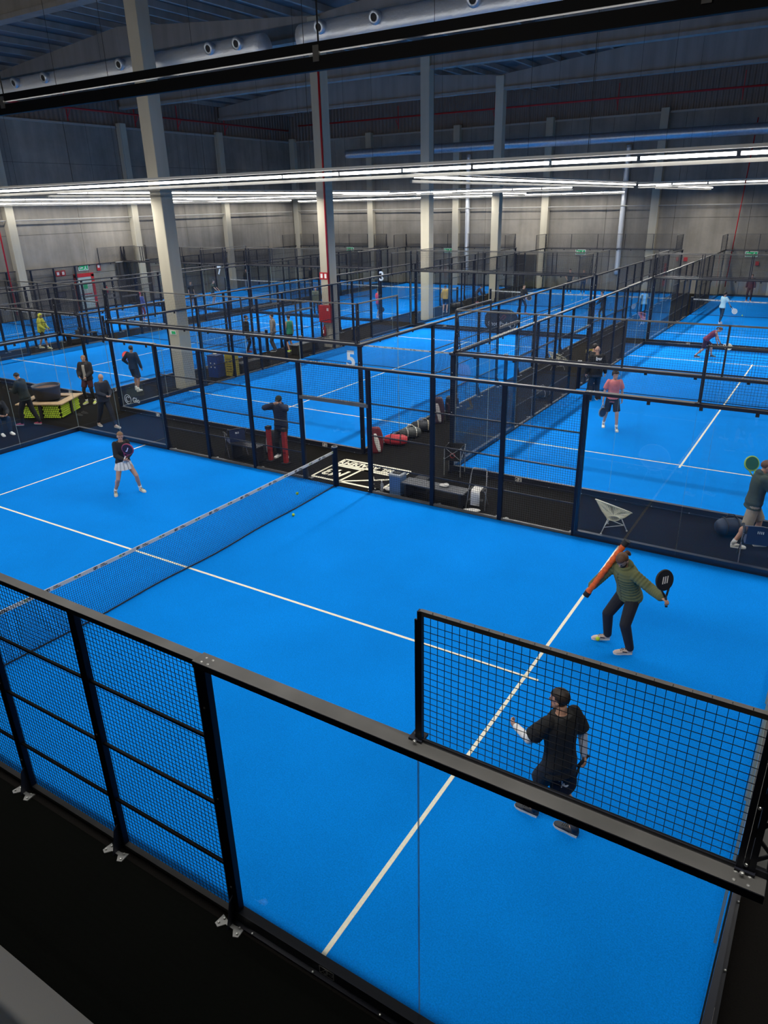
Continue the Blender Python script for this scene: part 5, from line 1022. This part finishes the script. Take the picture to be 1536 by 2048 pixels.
# --- oval banner
t = thing('oval_banner', 'dark oval pop-up banner with white lettering and red swirl beyond court five', 'banner', (-5.55, 27.82, 0.62), math.radians(4)); mb = MB(); out = [(math.cos(a) * 0.92, math.sin(a) * .60 * (1 if True else 1)) for a in [2 * PI * k / 40 for k in range(40)]]
out = [(math.copysign(abs(math.cos(a)) ** .7, math.cos(a)) * .92, math.copysign(abs(math.sin(a)) ** .8, math.sin(a)) * .58) for a in [2 * PI * k / 40 for k in range(40)]]
RX = Matrix.Rotation(PI / 2, 4, 'X'); mb.prism(out, -.03, .03, pm('banner_dark', (0.012, 0.018, 0.028), 0.7), RX); mb.build('banner_cloth', t)
mb = MB(); add_text(mb, 'Shot Padel', .30, pm('banner_white', (.5, .5, .48), .7), Matrix.Translation((-.08, -.036, -.18)) @ RX, depth=.002, bold=.006); mb.path([Vector((.62 + math.cos(a) * .15, -.036, -.2 + math.sin(a) * .15)) for a in [k * PI / 8 for k in range(16)]], .008, WHITE, n=4, closed=True)
mb.build('lettering', t); mb = MB(); mb.path([(-.2, -.036, .0), (0, -.036, .12), (.15, -.036, .3), (.28, -.036, .22), (.1, -.036, .06)], .022, pm('banner_red', (.25, .02, .05), .7), n=4); mb.build('red_swirl', t)
# --- column fittings and wall fittings
t = thing('hose_cabinet', 'red fire hose cabinet fixed on the concrete column', 'fire equipment', (-11.4, 20.215, 1.62)); mb = MB(); mb.box((0.02, 0, 0), (.72, .22, .80), RED, bev=.015); mb.build('cabinet', t); mb = MB(); mb.box((.2, -.115, .22), (.1, .01, .12), WHITE); mb.build('cabinet_label', t)
t = thing('fire_sign', 'red and white fire equipment sign on the column above the hose cabinet', 'sign', (-11.42, 20.315, 3.35)); mb = MB(); mb.box((-.05, 0, 0), (.5, .02, .32), RED); [mb.box((x, -.012, 0), (.12, .006, .2), WHITE) for x in (-.18, .05)]; mb.build('sign_plate', t)
t = thing('fire_extinguisher', 'red fire extinguisher hanging low on the column below the hose cabinet', 'fire equipment', (-11.55, 20.245, .55)); mb = MB(); mb.lathe([(.001, 0), (.075, .01), (.08, .4), (.04, .48), (.02, .52)], RED, n=16); mb.build('cylinder', t, smooth=True); mb = MB(); mb.tube((0, 0, .52), (.05, 0, .56), .02, BLACKM); mb.build('valve', t); mb = MB(); mb.box((0, -.08, .22), (.06, .004, .16), WHITE); mb.build('extinguisher_label', t)
t = thing('exit_sign', 'green exit pictogram sign on the concrete column nearest the planter', 'sign', (-11.42, 10.617, 2.15)); GRN = pm('exit_green', (0.01, 0.22, 0.08), .5, emit=((.02, .5, .15), .25)); mb = MB(); mb.box((0, 0, 0), (.30, .015, .15), WHITE); mb.box((.03, -.010, 0), (.20, .008, .11), GRN); mb.build('sign_plate', t)
def exit_sign(label, loc, rz=0):
    t = thing('exit_sign', label, 'sign', loc, rz); mb = MB(); mb.box((0, 0, 0), (.78, .05, .36), WHITE, bev=.01); mb.box((0, -.028, 0), (.70, .01, .28), GRN); mb.build('sign_box', t)
    mb = MB(); mb.box((-.16, -.036, 0), (.24, .006, .06), WHITE); mb.prism([(-.34, 0), (-.22, .1), (-.22, -.1)], -.003, .003, WHITE, Matrix.Translation((0, -.036, 0)) @ RX); mb.box((.16, -.036, .0), (.06, .006, .14), WHITE); mb.ell((.18, -.036, .09), (.025, .005, .025), WHITE); mb.bar((.14, -.036, -.05), (.04, -.036, -.11), .03, .006, WHITE, up=(0, 1, 0)); mb.bar((.17, -.036, -.05), (.25, -.036, -.11), .03, .006, WHITE, up=(0, 1, 0)); mb.build('pictogram', t)
for x, l in ((-29.6, 'green exit sign on the far wall near the left corner'), (-19.6, 'green exit sign on the far wall left of the middle silver duct'), (-8.25, 'green exit sign on the far wall above the pair of players'), (3.6, 'green exit sign on the far wall at the right end')):
    exit_sign(l, (x, Y1 - .06, 2.75))
exit_sign('green exit sign above the red-framed door on the left wall', (X0 + .08, 24.9, 2.85), PI / 2)
# red-framed door
d = tag(link('door_1', None, None, (X0 + .02, 24.85, 0)), kind='structure'); mb = MB()
for y in (-.68, .68): mb.box((.03, y, 1.2), (.10, .22, 2.4), RED)
mb.box((.03, 0, 2.36), (.10, 1.58, .24), RED); mb.build('door_frame', d); mb = MB(); mb.box((.02, 0, 1.12), (.06, 1.14, 2.22), pm('door_leaf', (.38, .44, .40), .5), bev=.005); mb.build('door_leaf', d); mb = MB(); mb.box((.07, 0, 1.1), (.04, .9, .06), RED); mb.build('push_bar', d)
mb = MB(); mb.box((.06, 0, 1.6), (.01, .3, .3), GRN); mb.build('door_sign', d)
mb = MB(); [mb.box((0, y, 0), (.02, .34, .36), RED) for y in (-.2, .2)]; [mb.box((.014, y, 0), (.006, .18, .2), WHITE) for y in (-.2, .2)]; tag(mb.build('fire_sign', loc=(X0 + .05, 23.1, 2.62)), 'pair of red fire equipment signs left of the red-framed door', 'sign')
mb = MB(); mb.box((0, 0, 0), (.02, .3, .5), RED); mb.box((.014, 0, .05), (.006, .18, .2), WHITE); tag(mb.build('fire_sign', loc=(X0 + .05, 26.2, 2.80)), 'single red fire equipment sign right of the red-framed door', 'sign')
t = thing('fire_extinguisher', 'red fire extinguisher on the wall beside the red-framed door', 'fire equipment', (X0 + .15, 26.5, .9)); mb = MB(); mb.lathe([(.001, 0), (.085, .01), (.09, .45), (.04, .55), (.02, .6)], RED, n=16); mb.build('cylinder', t, smooth=True); mb = MB(); mb.tube((0, 0, .58), (.06, 0, .64), .025, BLACKM); mb.build('valve', t)
mb = MB(); mb.box((0, 0, 0), (.04, .62, .42), BLACKM); mb.box((.024, 0, 0), (.01, .5, .3), pm('frame_picture', (.10, .09, .10), .5)); tag(mb.build('framed_notice', loc=(X0 + .05, 22.9, 1.25)), 'dark framed notice on the wall left of the red-framed door', 'notice')
t = thing('black_curtain', 'tall black curtain screen against the left wall beyond the red-framed door', 'curtain', (X0 + .25, 29.1, 0)); V = []; F = []
for i in range(41):
    y = -1.5 + 3.0 * i / 40; x = .05 * math.sin(i * 1.3); V += [(x, y, .03), (x, y, 3.0)]
F = [(2 * i, 2 * i + 2, 2 * i + 3, 2 * i + 1) for i in range(40)]; mb = MB(); mb.add(V, F, BLACKM); o = mb.build('cloth', t); o.modifiers.new('s', 'SOLIDIFY').thickness = .01; mb = MB(); mb.tube((0, -1.55, 3.02), (0, 1.55, 3.02), .025, GREYM); mb.build('curtain_rail', t)
t = thing('black_curtain', 'black roller shutter on the far wall beside a pilaster', 'shutter', (-12.6, Y1 - .12, 0)); mb = MB(); [mb.box((0, 0, .06 + k * .1), (1.7, .05 + .02 * (k % 2), .1), BLACKM) for k in range(25)]; mb.build('shutter_slats', t); t.name = 'roller_shutter'
mb = MB(); mb.box((0, 0, 0), (.26, .1, .28), RED, bev=.02); tag(mb.build('alarm_box', loc=(-0.6, Y1 - .08, 2.35)), 'small red alarm box on the far wall left of the thin red pipe', 'alarm')
mb = MB(); mb.box((0, 0, 0), (.22, .1, .26), RED, bev=.02); tag(mb.build('alarm_box', loc=(4.05, Y1 - .08, 2.15)), 'small red alarm box on the far wall under the exit sign', 'alarm')
mb = MB(); mb.box((0, 0, 0), (.20, .12, 1.6), RED, bev=.02); tag(mb.build('hose_post', loc=(-1.9, Y1 - .06, 1.25)), 'narrow red hose panel on the far wall between two courts', 'fire equipment')
# --- orange collecting tube of the coach
w_ = pb['wr'][1]; mh = pb['Mh'].translation
bot = w_ + (w_ - pb['el'][1]).normalized() * 0.07 + Vector((0, 0, -0.02)); bot += Vector((.53, -.85, 0)) * 0.04; top = mh + Vector((-.53, .85, 0)) * 0.13 + Vector((.85, .53, 0)) * 0.05 + Vector((0, 0, 0.19))
t = thing('ball_tube', 'orange ball collecting tube with black ends held by the man in the olive puffer jacket', 'ball tube', tuple(bot)); OR = pm('tube_orange', (0.75, 0.12, 0.015), 0.45, var=.25, scale=25); dv = (top - bot); L_ = dv.length; dv.normalize()
mb = MB(); n = 40; mb.path([dv * (L_ * (k / n)) for k in range(n + 1)], [0.042 + 0.004 * math.sin(k * 1.4) for k in range(n + 1)], OR, n=16); mb.build('tube_body', t, smooth=True)
for a, b in ((-.06, .02), (L_ - .02, L_ + .07)): mb = MB(); mb.tube(dv * a, dv * b, 0.05, BLACKM, n=16); mb.build('end_collar', t)
mb = MB(); mb.box((0, 0, 0), (.16, .08, .015), BLACKM); mb.build('phone', None) if 0 else None
def phone(p, l):
    q = (p['wr'][1] + p['wr'][-1]) / 2 + p['fw'] * .07; mb = MB(); mb.box((0, 0, 0), (.075, .15, .009), BLACKM, bev=.003); mb.box((0, 0, .005), (.066, .14, .002), pm('phone_glass', (.05, .07, .1), .1)); tag(mb.build('mobile_phone', loc=q, rot=(.6, 0, 0)), l, 'phone')
phone(pi_, 'mobile phone in the hands of the bald man in navy'); phone(pk, 'mobile phone in the hands of the leaning man by the planter')
# lettering on the broad man's top
mb = MB(); c = pf['sp'][2] - pf['fw'] * .185; M = Matrix((pf['rt'], pf['up'], -pf['fw'])).transposed().to_4x4(); M.translation = c; add_text(mb, 'bw', .16, WHITE, M, depth=.004, bold=.006)
me = mb.mesh('back_lettering'); me.transform(pf['t'].matrix_world.inverted() if 0 else pf['M'].inverted()); link('back_lettering', me, pf['t'])['label'] = 'white lettering on the back'
